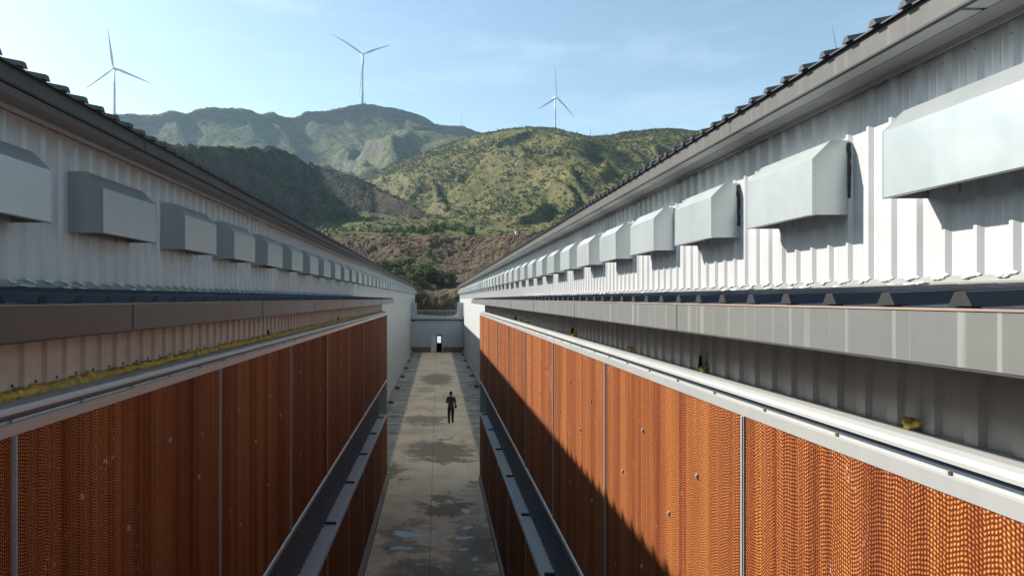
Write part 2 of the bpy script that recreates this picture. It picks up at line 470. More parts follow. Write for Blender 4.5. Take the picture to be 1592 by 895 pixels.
# ------------------------------------------------------------------ noise for terrain
def _h(ix, iy, seed):
    n = (ix*374761393 + iy*668265263 + seed*1442695041) & 0xFFFFFFFF
    n = ((n ^ (n >> 13))*1274126177) & 0xFFFFFFFF
    return ((n ^ (n >> 16)) & 0xFFFF)/65535.0
def vnoise(x, y, seed=0):
    ix = np.floor(x).astype(np.int64); iy = np.floor(y).astype(np.int64)
    fx = x-ix; fy = y-iy
    fx = fx*fx*fx*(fx*(fx*6-15)+10); fy = fy*fy*fy*(fy*(fy*6-15)+10)
    a = _h(ix, iy, seed); b = _h(ix+1, iy, seed); c = _h(ix, iy+1, seed); d = _h(ix+1, iy+1, seed)
    return (a*(1-fx)+b*fx)*(1-fy) + (c*(1-fx)+d*fx)*fy
def fbm(x, y, oct=5, seed=0, gain=0.5, ridged=False):
    s = np.zeros_like(x); a = 1.0; t = 0
    for o in range(oct):
        n = vnoise(x*2**o + 17.3*o, y*2**o - 9.1*o, seed+o)
        if ridged: n = 1-np.abs(2*n-1)
        s += a*n; t += a; a *= gain
    return s/t

TERR = {}
def hill(name, crest, profile, back, dirv, mat_key, nu=260, nv=150, gully=(60, 0.5), rough=(40, 6.0), seed=1, crest_rough=1.0, ramp=0.3):
    """crest: [(photo x, photo y, distance)]; profile: [(metres downhill, drop)] in front of the crest"""
    c = np.array(crest, float)
    Y = c[:, 2]; X = (c[:, 0]-680)/FPX*Y; Z = CZ + (464-c[:, 1])/FPX*Y
    t = np.concatenate([[0], np.cumsum(np.hypot(np.diff(X), np.diff(Y)))])
    tt = np.linspace(0, t[-1], nu)
    xc, yc, zc = np.interp(tt, t, X), np.interp(tt, t, Y), np.interp(tt, t, Z)
    k = np.array([1, 2, 1])/4
    zc = np.convolve(np.pad(zc, 1, mode='edge'), k, mode='valid')
    d = np.array(dirv, float); d /= np.hypot(*d)
    vmax = profile[-1][0]
    nb = 14
    vv = np.concatenate([np.linspace(-back, 0, nb, endpoint=False), vmax*np.linspace(0, 1, nv)**1.25])
    pv = np.array([p[0] for p in profile]); pd = np.array([p[1] for p in profile])
    drop = np.where(vv >= 0, np.interp(vv, pv, pd), (-vv)*0.45)
    GX = xc[:, None] + d[0]*vv[None, :]
    GY = yc[:, None] + d[1]*vv[None, :]
    DR = np.broadcast_to(drop[None, :], GX.shape).copy()
    amp = np.clip(np.abs(vv)/(ramp*vmax), 0, 1)[None, :]**1.2
    gl, ga = gully
    # gullies run downhill: noise stretched along dirv
    along = GX*d[0] + GY*d[1]; across = -GX*d[1] + GY*d[0]
    warp = fbm(GX/gl*0.8, GY/gl*0.8, 3, seed+40)*1.6
    rg = fbm(across/gl + warp, along/(gl*3.2) + warp*0.3, 4, seed, 0.5, True)
    Zg = zc[:, None] - DR - ga*(0.74-rg)*amp*1.6
    rl, ra = rough
    Zg += (fbm(GX/rl, GY/rl, 5, seed+11)-0.5)*2*ra*(0.04+0.96*amp)
    Zg += (fbm(GX/6, GY/6, 4, seed+23, 0.6)-0.5)*2*crest_rough
    n, mcols = GX.shape
    v = np.stack([GX, GY, Zg], -1).reshape(-1, 3)
    i = np.arange(n-1)[:, None]*mcols + np.arange(mcols-1)[None, :]
    f = np.stack([i, i+mcols, i+mcols+1, i+1], -1).reshape(-1, 4)
    me = bpy.data.meshes.new(name)
    me.vertices.add(len(v)); me.vertices.foreach_set('co', v.ravel())
    me.loops.add(f.size); me.loops.foreach_set('vertex_index', f.ravel().astype(np.int32))
    me.polygons.add(len(f)); me.polygons.foreach_set('loop_start', np.arange(0, f.size, 4, dtype=np.int32))
    me.polygons.foreach_set('loop_total', np.full(len(f), 4, dtype=np.int32))
    me.polygons.foreach_set('use_smooth', np.ones(len(f), bool))
    me.materials.append(M[mat_key])
    me.update(calc_edges=True); me.validate()
    o = bpy.data.objects.new(name, me)
    COL.objects.link(o)
    tag(o, kind='structure')
    TERR[name] = (GX, GY, Zg)
    return o

# ------------------------------------------------------------------ ground and hills
g = MB()
g.box(-1900, 1900, -300, 2600, -1.2, -0.16)
tag(g.build('ground', M['earth']), kind='structure')

g = MB()
g.box(-3.41, 3.42, -28, 88.0, -0.15, 0.0)
tag(g.build('alley_floor', M['floor']), kind='structure')

hill('far_ridge',
     [(-420, 190, 1150), (-250, 178, 1150), (-60, 176, 1160), (100, 180, 1180), (178, 178, 1190), (200, 177, 1195), (240, 178, 1200), (268, 171, 1205), (290, 178, 1215), (305, 170, 1220), (325, 167, 1225), (380, 168.5, 1235), (392, 172, 1240), (402, 178, 1245),
      (425, 173.5, 1250), (438, 182, 1255), (462, 182, 1262), (475, 173, 1268), (500, 173, 1275), (512, 172, 1280), (540, 165, 1290), (552, 162, 1298), (567, 160.5, 1303), (582, 163, 1308), (600, 166, 1314), (625, 171, 1320), (652, 179, 1330), (668, 187, 1335), (676, 193, 1340), (690, 195, 1350),
      (720, 196, 1360), (745, 206, 1380), (790, 226, 1430), (862, 217, 1500), (950, 235, 1440), (1085, 225, 1330), (1200, 200, 1240), (1303, 184, 1190), (1450, 190, 1160), (1700, 210, 1150)],
     [(0, 0), (5, 3), (14, 18), (70, 52), (160, 100), (340, 148), (480, 190), (620, 290)], 300, (0.55, -0.83), 'far', 480, 150, (190, 95), (90, 16), 3, 2.6)

hill('hill',
     [(520, 330, 690), (560, 284, 680), (590, 266, 670), (620, 250, 660), (650, 240, 650), (680, 232, 640), (710, 221, 630), (740, 210, 620), (760, 206, 612), (785, 202, 606), (820, 199, 600), (850, 200, 596), (868, 206, 592), (885, 213, 590), (910, 213.5, 586), (945, 212, 580), (960, 208, 576), (985, 205, 570), (1015, 202.5, 564), (1050, 204, 556), (1085, 210, 548), (1130, 214, 540), (1250, 225, 520), (1450, 240, 480), (1800, 260, 430)],
     [(0, 0), (20, 4), (60, 17), (130, 42), (200, 72), (280, 98), (350, 121), (410, 138), (450, 152), (480, 185)], 120, (0.10, -0.99), 'hill', 380, 300, (40, 13), (26, 6), 9, 0.8)

hill('shoulder_hill',
     [(380, 240, 470), (440, 246, 466), (485, 257, 460), (500, 260, 456), (525, 266, 450), (545, 273, 444), (565, 281, 438), (580, 290, 430), (600, 300, 420), (620, 309, 410), (640, 318, 402), (655, 338, 395), (668, 366, 390), (690, 392, 384)],
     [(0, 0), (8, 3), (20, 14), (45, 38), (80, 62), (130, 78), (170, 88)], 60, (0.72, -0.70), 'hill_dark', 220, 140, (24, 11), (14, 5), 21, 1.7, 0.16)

hill('cliff_hill',
     [(-420, 235, 150), (-150, 230, 170), (60, 226, 200), (180, 222, 228), (250, 222, 255), (300, 226, 285), (350, 229, 316), (400, 228, 346), (428, 230, 362), (440, 233, 368), (455, 241, 374), (470, 252, 378), (485, 264, 382), (497, 285, 384), (515, 300, 386), (540, 322, 388), (570, 344, 388), (600, 372, 388)],
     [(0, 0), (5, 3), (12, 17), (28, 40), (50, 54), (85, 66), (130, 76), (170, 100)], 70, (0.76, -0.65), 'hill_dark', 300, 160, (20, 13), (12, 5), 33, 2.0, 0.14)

# earth bank: terrace behind the end wall, cut face, bench, shrub bank, scraped slope, flat top
def bank():
    prof = [(88.4, -2.85), (100, -2.85), (114.0, -2.8), (115.0, -1.0), (116.2, 0.6), (117.2, 1.30), (118.5, 1.42), (121.5, 1.5), (124, 2.3), (128, 3.6), (134, 5.2), (141, 6.4), (149, 8.0), (150.5, 8.5), (156, 11.2), (162, 14.0), (164, 14.4), (172, 14.6), (180, 12.0)]
    ys = []
    for i in range(len(prof)-1):
        k = max(2, int((prof[i+1][0]-prof[i][0])/0.6)) if prof[i][0] < 170 else 10
        ys += list(np.linspace(prof[i][0], prof[i+1][0], k, endpoint=False))
    ys = np.array(ys + [prof[-1][0]])
    xs = np.concatenate([np.linspace(-150, -45, 60, endpoint=False), np.linspace(-45, 60, 300, endpoint=False), np.linspace(60, 190, 70)])
    GX, GY = np.meshgrid(xs, ys, indexing='ij')
    py = np.array([p[0] for p in prof]); pz = np.array([p[1] for p in prof])
    far = np.clip((GY-112)/10, 0, 1)
    shift = (fbm(GX/22, GX*0+3.0, 3, 5)-0.5)*9*far + np.clip(GX-12, 0, 60)*0.10*far
    Z = CZ + np.interp(GY + shift, py, pz)
    near = np.clip((GY-100)/14, 0, 1)
    Z += (fbm(GX/7, GY/5, 5, 77)-0.5)*1.9*near + (fbm(GX/1.7, GY/1.5, 3, 78, 0.6)-0.5)*0.9*near
    # scrape lines of the digger across the upper slope
    up = np.clip((GY-149)/3, 0, 1)*np.clip((166-GY)/3, 0, 1)
    Z += up*(fbm(GX/2.2+GY*0.25, GY/0.8, 4, 90, 0.65, True)-0.5)*0.9
    Z += np.clip(GX-10, 0, 30)*0.07*np.clip((GY-125)/30, 0, 1)
    v = np.stack([GX, GY, Z], -1).reshape(-1, 3)
    n, m = GX.shape
    i = np.arange(n-1)[:, None]*m + np.arange(m-1)[None, :]
    f = np.stack([i, i+m, i+m+1, i+1], -1).reshape(-1, 4)
    me = bpy.data.meshes.new('earth_bank')
    me.from_pydata(v.tolist(), [], f.tolist())
    me.materials.append(M['earth'])
    o = bpy.data.objects.new('earth_bank', me)
    COL.objects.link(o); tag(o, kind='structure')
    TERR['bank'] = (GX, GY, Z)
bank()

def valley():
    ys = np.concatenate([np.linspace(169, 300, 90), np.linspace(301.5, 520, 90)])
    xs = np.linspace(-170, 200, 240)
    GX, GY = np.meshgrid(xs, ys, indexing='ij')
    Z = CZ + np.interp(GY, [169, 172, 180, 200, 260, 330, 400, 520], [12, 14.2, 15.2, 17.4, 25, 36, 48, 70])
    Z += (fbm(GX/18, GY/18, 5, 61)-0.5)*6*np.clip((GY-172)/20, 0.1, 1) + (fbm(GX/3, GY/3, 3, 62)-0.5)*1.2
    v = np.stack([GX, GY, Z], -1).reshape(-1, 3)
    n, m = GX.shape
    i = np.arange(n-1)[:, None]*m + np.arange(m-1)[None, :]
    f = np.stack([i, i+m, i+m+1, i+1], -1).reshape(-1, 4)
    me = bpy.data.meshes.new('valley_floor')
    me.from_pydata(v.tolist(), [], f.tolist())
    me.polygons.foreach_set('use_smooth', [True]*len(me.polygons))
    me.materials.append(M['hill'])
    o = bpy.data.objects.new('valley_floor', me)
    COL.objects.link(o); tag(o, kind='structure')
    TERR['valley'] = (GX, GY, Z)
valley()

def zat(name, x, y):
    GX, GY, Z = TERR[name]
    k = np.argmin((GX-x)**2 + (GY-y)**2)
    return float(Z.ravel()[k])

# ------------------------------------------------------------------ the two long livestock houses
def ribbed(mb, x, out, y0, y1, z0, z1, pitch, wb, wt, h, phase, s):
    """vertical sheet at x with trapezoid ribs standing out by h towards `out`"""
    ys = []
    k0 = math.floor((y0-phase)/pitch)
    y = phase + k0*pitch
    pts = []
    while y < y1+pitch:
        for dy, d in ((-wb/2, 0), (-wt/2, h), (wt/2, h), (wb/2, 0)):
            pts.append((y+dy, d))
        # two shallow stiffening beads on the pan
        for q in (0.36, 0.64):
            for dy, d in ((-0.012, 0), (0, h*0.05), (0.012, 0)):
                pts.append((y+q*pitch+dy, d))
        y += pitch
    pts = [p for p in pts if y0 <= p[0] <= y1]
    pts = [(y0, 0)] + pts + [(y1, 0)]
    pts.sort()
    v = []
    for yy, d in pts:
        v.append((s*(x+out*d), yy, z0)); v.append((s*(x+out*d), yy, z1))
    f = [(2*i, 2*i+2, 2*i+3, 2*i+1) for i in range(len(pts)-1)]
    mb.add(v, f)

WX = 3.42
HY0, HY1 = -26.0, 104.0
def house(s, label, eave, fas_top, hood0, hood_pitch, hb, ht, dark):
    """eave: soffit height over eye; hb/ht: hood bottom and top"""
    root = thing('livestock_house', label, 'barn', (s*8.4, 39, 0))
    zc = CZ
    # corrugated upper wall (child), flat lower wall
    m = MB()
    ribbed(m, WX, -1, HY0, HY1, zc+0.02, zc+eave+0.01, 0.27, 0.088, 0.030, 0.026, 4.04, s)
    m.build('corrugated_wall', M['white'], root)
    m = MB(); m.box(s*(WX+0.003), s*(WX+0.25), 26.3, HY1-0.02, 0.25, zc+0.02)
    m.build('lower_wall', M['white_flat'], root)
    m = MB(); m.box(s*(WX+0.03), s*13.4, HY0, HY1-0.03, -0.1, zc+eave-0.02)
    m.build('house_body', M['white_flat'], root)
    m = MB(); rs = random.Random(9)
    y = 4.04-0.27*12
    while y < 16:
        if rs.random() < 0.7: m.blob((s*(WX-0.0265), y+rs.uniform(-.006, .006), zc+eave-0.12+rs.uniform(-.008, .008)), (0.003, 0.005, 0.005), 1, 4, 6, 0.1)
        y += 0.27
    tag(m.build('screw_row', M['screw'], root), kind='stuff')
    # corner trim at the far end
    m = MB(); m.box(s*(WX-0.035), s*(WX+0.06), HY1-0.09, HY1+0.012, 0.0, zc+eave)
    m.build('corner_trim', M['frame'], root)
    # kerb at the wall foot with a pale drip strip
    m = MB(); m.box(s*(WX-0.16), s*(WX+0.02), 26.2, 87.9, -0.05, 0.22)
    m.build('kerb', M['curb'], root)
    m = MB(); m.box(s*(WX-0.10), s*(WX+0.02), 26.2, 87.9, 0.222, 0.30)
    m.build('drip_strip', M['white_flat'], root)
    # soffit in boards with small gaps, wall trim under it
    m = MB()
    y = HY0
    while y < HY1:
        y2 = min(y+2.98, HY1)
        m.box(s*3.022, s*3.205, y+0.008, y2-0.008, zc+eave, zc+eave+0.015)
        y += 3.0
    m.build('soffit', M['soffit'], root)
    m = MB()
    m.prism_y([(s*3.2, zc+eave-0.004), (s*3.2, zc+eave+0.02), (s*(WX-.04), zc+eave+0.02), (s*(WX-.04), zc+eave-0.045), (s*(WX-0.052), zc+eave-0.045), (s*(WX-0.06), zc+eave-0.006)], HY0, HY1)
    m.build('soffit_trim', M['trim'], root)
    m = MB(); m.box(s*3.03, s*(WX+0.02), HY0, HY1, zc+eave+0.02, zc+eave+0.05)
    m.build('soffit_backing', M['dark'], root)
    # fascia lengths with lapped joints
    m = MB()
    y = HY0; k = 0
    while y < HY1+0.3:
        y2 = min(y+3.0, HY1+0.3)
        e = 0.003 if k % 2 else 0.0
        m.box(s*(3.0-e), s*3.02, y, y2+0.03 if e else y2, zc+eave-0.006, zc+fas_top)
        y += 3.0; k += 1
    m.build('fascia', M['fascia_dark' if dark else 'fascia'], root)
    m = MB(); m.box(s*2.992, s*3.03, HY0, HY1+0.3, zc+eave-0.022, zc+eave-0.008)
    m.build('drip_edge', M['dark'], root)
    # ribbed roof: pan + trapezoid ribs running up the slope
    m = MB()
    sl_ = 0.20
    def rz(x): return zc+fas_top-0.004+(x-2.97)*sl_
    v = [(s*2.97, HY0, rz(2.97)), (s*2.97, HY1+.35, rz(2.97)), (s*9.0, HY1+.35, rz(9.0)), (s*9.0, HY0, rz(9.0)), (s*14.9, HY0, rz(3.1)), (s*14.9, HY1+.35, rz(3.1))]
    v2 = [(a, b_, c_-0.012) for a, b_, c_ in v]
    m.add(v, [(0, 1, 2, 3), (3, 2, 5, 4)]); m.add(v2, [(3, 2, 1, 0), (4, 5, 2, 3)])
    m.add([v[0], v[1], v2[1], v2[0]], [(0, 1, 2, 3)]); 
    y = 4.32 - 0.3*100 if s > 0 else 4.86 - 0.285*103
    p = 0.3 if s > 0 else 0.285
    hh = 0.042 if s > 0 else 0.040
    while y < HY1+0.3:
        if y > HY0+0.1:
            a = [(y-0.045, 0), (y-0.018, hh), (y+0.018, hh), (y+0.045, 0)]
            vv = [(s*2.94, yy, rz(2.94)+d+0.002) for yy, d in a] + [(s*9.0, yy, rz(9.0)+d+0.002) for yy, d in a]
            m.add(vv, [(0, 1, 5, 4), (1, 2, 6, 5), (2, 3, 7, 6), (3, 2, 1, 0), (0, 4, 7, 3)])
        y += p
    m.build('roof', M['roof_brown'], root)
    # hoods over the air inlets
    x0, x1 = 3.10, WX-0.005
    L, ch = 1.19, 0.15
    def hood_mesh():
        m = MB()
        t = 0.012
        o_ = [(x1, ht), (x0+ch, ht), (x0, ht-ch), (x0, hb)]
        i_ = [(x0+t, hb), (x0+t, ht-ch-t*0.4), (x0+ch+t*0.4, ht-t), (x1, ht-t)]
        m.prism_y([(s*a, b_) for a, b_ in o_+i_], 0.0, L)
        for ya, yb in ((-0.002, t), (L-t, L+0.002)):
            m.prism_y([(s*(x1+0.001), hb+0.004), (s*(x0-0.002), hb+0.004), (s*(x0-0.002), ht-ch), (s*(x0+ch), ht+0.002), (s*(x1+0.001), ht+0.002)], ya, yb)
        # folded flange of the front sheet round the near end and its rivets
        m.box(s*(x0-0.004), s*(x0+0.016), -0.004, 0.016, hb, ht-ch)
        for k in range(9):
            z = hb+0.03+k*(ht-ch-hb-0.06)/8
            m.box(s*(x0+0.024), s*(x0+0.032), -0.007, 0.0, z-0.004, z+0.004)
        # hanging bracket under the hood
        m.box(s*(x1-0.04), s*(x1-0.02), L*0.72, L*0.72+0.004, hb-0.01, hb+0.12)
        # little return lip along the bottom
        m.box(s*x0, s*(x0+0.03), t, L-t, hb+0.001, hb+0.006)
        return m
    proto = None; strip = None
    k = 0
    while True:
        y = hood0 + k*hood_pitch
        k += 1
        if y + L > HY1-1.0: break
        j = Vector((0, random.uniform(-0.02, 0.02), random.uniform(-0.006, 0.006)))
        if proto is None:
            proto = hood_mesh().build('vent_hood', M['galv'], root, loc=(0, 0, 0))
            o = proto
        else:
            o = proto.copy(); COL.objects.link(o); o.parent = root
        o.location = Vector((0, y, zc)) + j - root.location
        o.rotation_euler = (random.uniform(-0.004, 0.004), 0, 0)
        if 2 < y < 14 and s > 0:
            sm = MB()
            rr = random.Random(k)
            pts = [(s*(WX-0.02+rr.uniform(-0.006, 0.006)), -0.012, hb+0.14+(ht-hb-0.16)*q/9.0) for q in range(10)]
            sm.tube(pts, [rr.uniform(0.007, 0.014) for _ in pts], 6)
            q = sm.build('sealant_bead', M['tar'], o, loc=(0, 0, 0), smooth=True)
    return root

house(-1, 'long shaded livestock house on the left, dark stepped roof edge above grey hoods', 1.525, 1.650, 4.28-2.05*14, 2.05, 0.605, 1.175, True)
house(+1, 'long sunlit livestock house on the right, pale streaked fascia above bright metal hoods', 1.690, 1.850, 3.55-2.08*14, 2.08, 0.690, 1.305, False)

# ------------------------------------------------------------------ the pad rooms in front of the houses
def pad_room(s, label, px, gx, phase, pitch, foam_all):
    zc = CZ
    Y0, Y1 = phase-pitch*5, 26.0
    root = thing('cooling_pad_room', label, 'cooling pads', (s*2.5, 8, 0))
    rx_up = px+0.20          # recessed cladding under the gutter
    rx_lo = px+(0.30 if s < 0 else 0.25)
    dz = lambda q: zc+q
    # solid core and end wall
    m = MB(); m.box(s*(rx_lo+0.16), s*(WX+0.02), Y0, Y1-0.02, 0.0, dz(-0.08)); m.build('core_wall', M['recess'], root)
    m = MB(); m.box(s*(px+0.05), s*(rx_lo+0.18), Y1-0.06, Y1-0.02, 0.2, dz(-0.66)); m.build('end_panel', M['white_flat'], root)
    # ribbed low roof
    m = MB()
    xa, xb = gx+0.075, WX-0.03
    za, zb = dz(-0.022), dz(0.072)
    m.add([(s*xa, Y0, za), (s*xa, Y1+1.4, za), (s*xb, Y1+1.4, zb), (s*xb, Y0, zb), (s*xa, Y0, za-.02), (s*xa, Y1+1.4, za-.02), (s*xb, Y1+1.4, zb-.02), (s*xb, Y0, zb-.02)],
          [(0, 1, 2, 3), (7, 6, 5, 4), (0, 4, 5, 1), (1, 5, 6, 2), (3, 7, 4, 0)])
    y = 1.86-0.31*60
    while y < Y1+1.35:
        if y > Y0:
            a = [(y-0.045, 0), (y-0.02, 0.04), (y+0.02, 0.04), (y+0.045, 0)]
            vv = [(s*(xa-0.02), yy, za+d+0.001) for yy, d in a] + [(s*xb, yy, zb+d*0.6+0.001) for yy, d in a]
            m.add(vv, [(0, 1, 5, 4), (1, 2, 6, 5), (2, 3, 7, 6), (3, 2, 1, 0), (0, 4, 7, 3)])
        y += 0.31
    lr = m.build('low_roof', M['roof'], root)
    m = MB(); y = 1.86-0.31*60
    while y < Y1+1.35:
        if y > Y0:
            q = random.uniform(-0.004, 0.004)
            vv = [(s*(xa-0.0225), y-0.043+q, za+0.002), (s*(xa-0.0225), y-0.019+q, za+0.040), (s*(xa-0.0225), y+0.019+q, za+0.040), (s*(xa-0.0225), y+0.043+q, za+0.002)]
            vv += [(s*(xa-0.0205), b_, c_) for a_, b_, c_ in vv]
            m.add(vv, [(0, 1, 2, 3), (7, 6, 5, 4), (0, 4, 5, 1), (1, 5, 6, 2), (2, 6, 7, 3), (3, 7, 4, 0)])
        y += 0.31
    tag(m.build('rib_closer', M['closer'], lr), kind='stuff')
    # apron flashing against the house wall, notched round the ribs, with sealant
    m = MB()
    m.prism_y([(s*(WX-0.13), dz(0.098)), (s*(WX-0.045), dz(0.108)), (s*(WX-0.033), dz(0.150)), (s*(WX+0.01), dz(0.150)), (s*(WX+0.01), dz(0.06)), (s*(WX-0.13), dz(0.086))], Y0, Y1+1.45)
    m.build('apron_flashing', M['apron'], root)
    m = MB()
    rr = random.Random(3+s)
    y = 4.04-0.27*40
    while y < Y1:
        if y > 0.5:
            for q in range(4):
                m.blob((s*(WX-0.036-0.004*q), y+(q-1.2)*0.028, dz(0.152-0.006*q+rr.uniform(-.006, .006))), (0.010, 0.034, 0.012), rr.random(), 4, 6)
            if rr.random() < 0.55:
                m.blob((s*(WX-0.06-rr.uniform(0, 0.25)), y+rr.uniform(-.1, .1), dz(0.100-rr.uniform(0.0, 0.006))), (0.04, 0.05, 0.012), rr.random(), 4, 7, 0.4)
        y += 0.27
    m.build('sealant_dabs', M['sealant'], root, smooth=True)
    # box gutter with rusty rim and screws
    m = MB()
    m.prism_y([(s*gx, dz(-0.033)), (s*gx, dz(-0.180)), (s*(gx+0.16), dz(-0.176)), (s*(gx+0.16), dz(-0.06)), (s*(gx+0.152), dz(-0.06)), (s*(gx+0.152), dz(-0.168)), (s*(gx+0.010), dz(-0.172)), (s*(gx+0.010), dz(-0.033))], Y0, Y1+1.5)
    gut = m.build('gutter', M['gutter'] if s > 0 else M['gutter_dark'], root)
    m = MB(); m.box(s*(gx-0.004), s*(gx+0.030), Y0, Y1+1.5, dz(-0.032), dz(-0.026))
    m.build('rim', M['rust'], gut)
    m = MB(); m.box(s*(gx-0.003), s*(gx+0.012), Y0, Y1+1.5, dz(-0.187), dz(-0.181))
    m.build('drip_edge', M['dark'], gut)
    m = MB()
    y = 3.9-2.9*6
    while y < Y1:
        m.box(s*(gx-0.004), s*(gx+0.002), y, y+0.05, dz(-0.180), dz(-0.034)); y += 2.9
    m.build('joint_strap', M['gutter'] if s > 0 else M['gutter_dark'], gut)
    # recess cladding between gutter and pads
    m = MB(); ribbed(m, rx_up, -1, Y0, Y1-0.12, dz(-0.50), dz(-0.05), 0.20, 0.085, 0.06, 0.022, 0.1, s)
    m.box(s*(rx_up+0.003), s*(rx_up+0.05), Y0, Y1-0.12, dz(-0.50), dz(-0.05))
    m.build('recess_cladding', M['recess'], root)
    m = MB(); y = Y0+0.05
    while y < Y1-0.2:
        m.blob((s*(rx_up-0.002), y+0.1, dz(-0.435)), (0.007, 0.009, 0.009), 1, 4, 6, 0.1); y += 0.2
    m.build('screw_row', M['screw'], root)
    # top frame over the pads: face strip, channel, rounded cover, ledge
    m = MB()
    m.prism_y([(s*px, dz(-0.62)), (s*px, dz(-0.566)), (s*(px+0.006), dz(-0.562)), (s*(px+0.012), dz(-0.566)), (s*(px+0.030), dz(-0.566)), (s*(px+0.032), dz(-0.556)), (s*(px+0.052), dz(-0.556)), (s*(px+0.052), dz(-0.528)), (s*(px+0.020), dz(-0.528)), (s*(px+0.022), dz(-0.514)), (s*(px+0.030), dz(-0.498)), (s*(px+0.048), dz(-0.484)), (s*(px+0.075), dz(-0.477)), (s*(px+0.082), dz(-0.490)), (s*(rx_up+0.02), dz(-0.492)), (s*(rx_up+0.02), dz(-0.62))], Y0, Y1+0.03)
    fr = m.build('top_frame', M['frame'], root)
    m = MB(); m.box(s*(px+0.0505), s*(px+0.0515), Y0, Y1+0.025, dz(-0.5555), dz(-0.5285)); m.box(s*(px+0.034), s*(px+0.0500), Y0, Y1+0.025, dz(-0.5555), dz(-0.5530)); m.build('channel', M['channel'], fr)
    m = MB(); y = Y0+0.4
    while y < Y1:
        m.box(s*(px+0.018), s*(px+0.028), y, y+0.010, dz(-0.5655), dz(-0.552)); y += 0.62
    m.build('frame_clip', M['clip'], fr)
    # lower-storey band: trim, ribbed cladding, ledge
    lo_t = -3.085 if s > 0 else -3.065
    lo_l = -4.32 if s > 0 else -4.385
    m = MB()
    m.prism_y([(s*(px-0.012), dz(lo_t-0.055)), (s*(px-0.012), dz(lo_t)), (s*(px+0.006), dz(lo_t+0.012)), (s*(px+0.17), dz(lo_t+0.012)), (s*(px+0.17), dz(lo_t-0.03)), (s*(px+0.05), dz(lo_t-0.055))], Y0, Y1+0.02)
    m.build('bottom_trim', M['frame'], root)
    m = MB(); ribbed(m, rx_lo, -1, Y0, Y1-0.45, dz(lo_l-0.02), dz(lo_t+0.01), 0.20, 0.085, 0.06, 0.03, 0.1, s)
    m.box(s*(rx_lo+0.003), s*(rx_lo+0.15), Y0, Y1-0.45, dz(lo_l-0.02), dz(lo_t+0.01))
    m.build('mid_cladding', M['recess_low'], root)
    m = MB()
    m.prism_y([(s*(px-0.004), dz(lo_l-0.075)), (s*(px-0.004), dz(lo_l)), (s*(px+0.012), dz(lo_l)), (s*(px+0.016), dz(lo_l-0.016)), (s*(px+0.04), dz(lo_l-0.016)), (s*(px+0.045), dz(lo_l+0.004)), (s*(rx_lo+0.02), dz(lo_l+0.010)), (s*(rx_lo+0.02), dz(lo_l-0.075))], Y0, Y1+0.02)
    m.build('ledge', M['ledge'], root)
    m = MB(); y = Y0+1.2; k = 0
    while y < Y1:
        m.box(s*(px+0.05), s*(rx_lo-0.03), y, y+0.06, dz(lo_l+0.008), dz(lo_l+0.045)); y += 2.95
    m.build('ledge_strap', M['dark'], root)
    m = MB(); m.box(s*(rx_lo-0.02), s*(rx_lo+0.02), Y1-0.52, Y1-0.45, dz(lo_l), dz(lo_t))
    m.build('end_post', M['frame'], root)
    # pads: panels, their clips, and dividers
    edges = [phase+pitch*k for k in range(-5, 20) if phase+pitch*k < Y1-0.5] + [Y1]
    first = {}
    for lvl, (za, zb) in enumerate(((dz(lo_t+0.012), dz(-0.62)), (0.22, dz(lo_l-0.075)))):
        for i in range(len(edges)-1):
            ya, yb = edges[i]+0.018, edges[i+1]-0.018
            m = MB(); m.box(s*(px+0.006), s*(px+0.15), ya, yb, za+0.001, zb-0.001)
            pn = m.build('pad_panel', M['pad'], root)
            if lvl == 0 and 1.0 < yb < 20:
                n = 0
                for q, fy in enumerate((0.2, 0.4, 0.6, 0.8)):
                    yc = edges[i]+pitch*fy
                    for zq in ((0.45, 1.55) if q % 2 == 0 else (0.85,)):
                        zz = zb-zq+random.uniform(-0.06, 0.06)
                        yy = yc+random.uniform(-0.05, 0.05)
                        c = MB(); c.box(s*(px-0.006), s*(px+0.006), yy-0.009, yy+0.009, zz-0.015, zz+0.015)
                        c.box(s*(px-0.012), s*(px-0.006), yy-0.005, yy+0.005, zz-0.009, zz+0.004)
                        c.build('clip', M['clip'], pn)
            if i:
                d = MB(); d.box(s*(px-0.004), s*(px+0.14), edges[i]-0.0175, edges[i]+0.0175, za+0.0015, zb-0.0015)
                d.box(s*(px-0.010), s*(px-0.004), edges[i]-0.009, edges[i]+0.009, za+0.0015, zb-0.0015)
                d.build('divider', M['trim'], root)
    m = MB(); m.box(s*(px-0.004), s*(px+0.155), Y1+0.001, Y1+0.03, 0.2, dz(-0.625)); m.build('edge_strip', M['frame'], root)
    # foot kerb with pale strip
    m = MB(); m.box(s*(px-0.012), s*(px+0.15), Y0, Y1, 0.165, 0.218); m.build('bottom_strip', M['white_flat'], root)
    m = MB(); m.box(s*(px-0.10 if s < 0 else px-0.05), s*(WX), Y0, Y1, -0.02, 0.164); m.build('foot_kerb', M['curb'], root)
    # foam
    m = MB(); rr = random.Random(11)
    if foam_all:
        y = 0.8
        while y < Y1-0.3:
            r = rr.uniform(0.016, 0.034)
            m.blob((s*(rx_up-0.030+rr.uniform(-.016, .012)), y, dz(-0.482+rr.uniform(-0.004, 0.010))), (r*1.2, r*1.9, r*rr.uniform(.7, 1.2)), rr.random(), 6, 9, 0.4)
            y += rr.uniform(0.008, 0.022)
    else:
        for y in (2.55, 4.55, 6.3, 8.9, 9.05, 13.4, 14.6, 19.5, 22.5):
            for q in range(5):
                r = rr.uniform(0.012, 0.026)
                m.blob((s*(rx_up-0.04+rr.uniform(-.02, .02)), y+rr.uniform(-.04, .04), dz(-0.475+rr.uniform(0, 0.02))), (r, r*1.2, r), rr.random(), 6, 9, 0.35)
    m.build('foam_seal', M['foam'], root, smooth=True)
    # torn flaps of sheet sticking out of the recess
    m = MB()
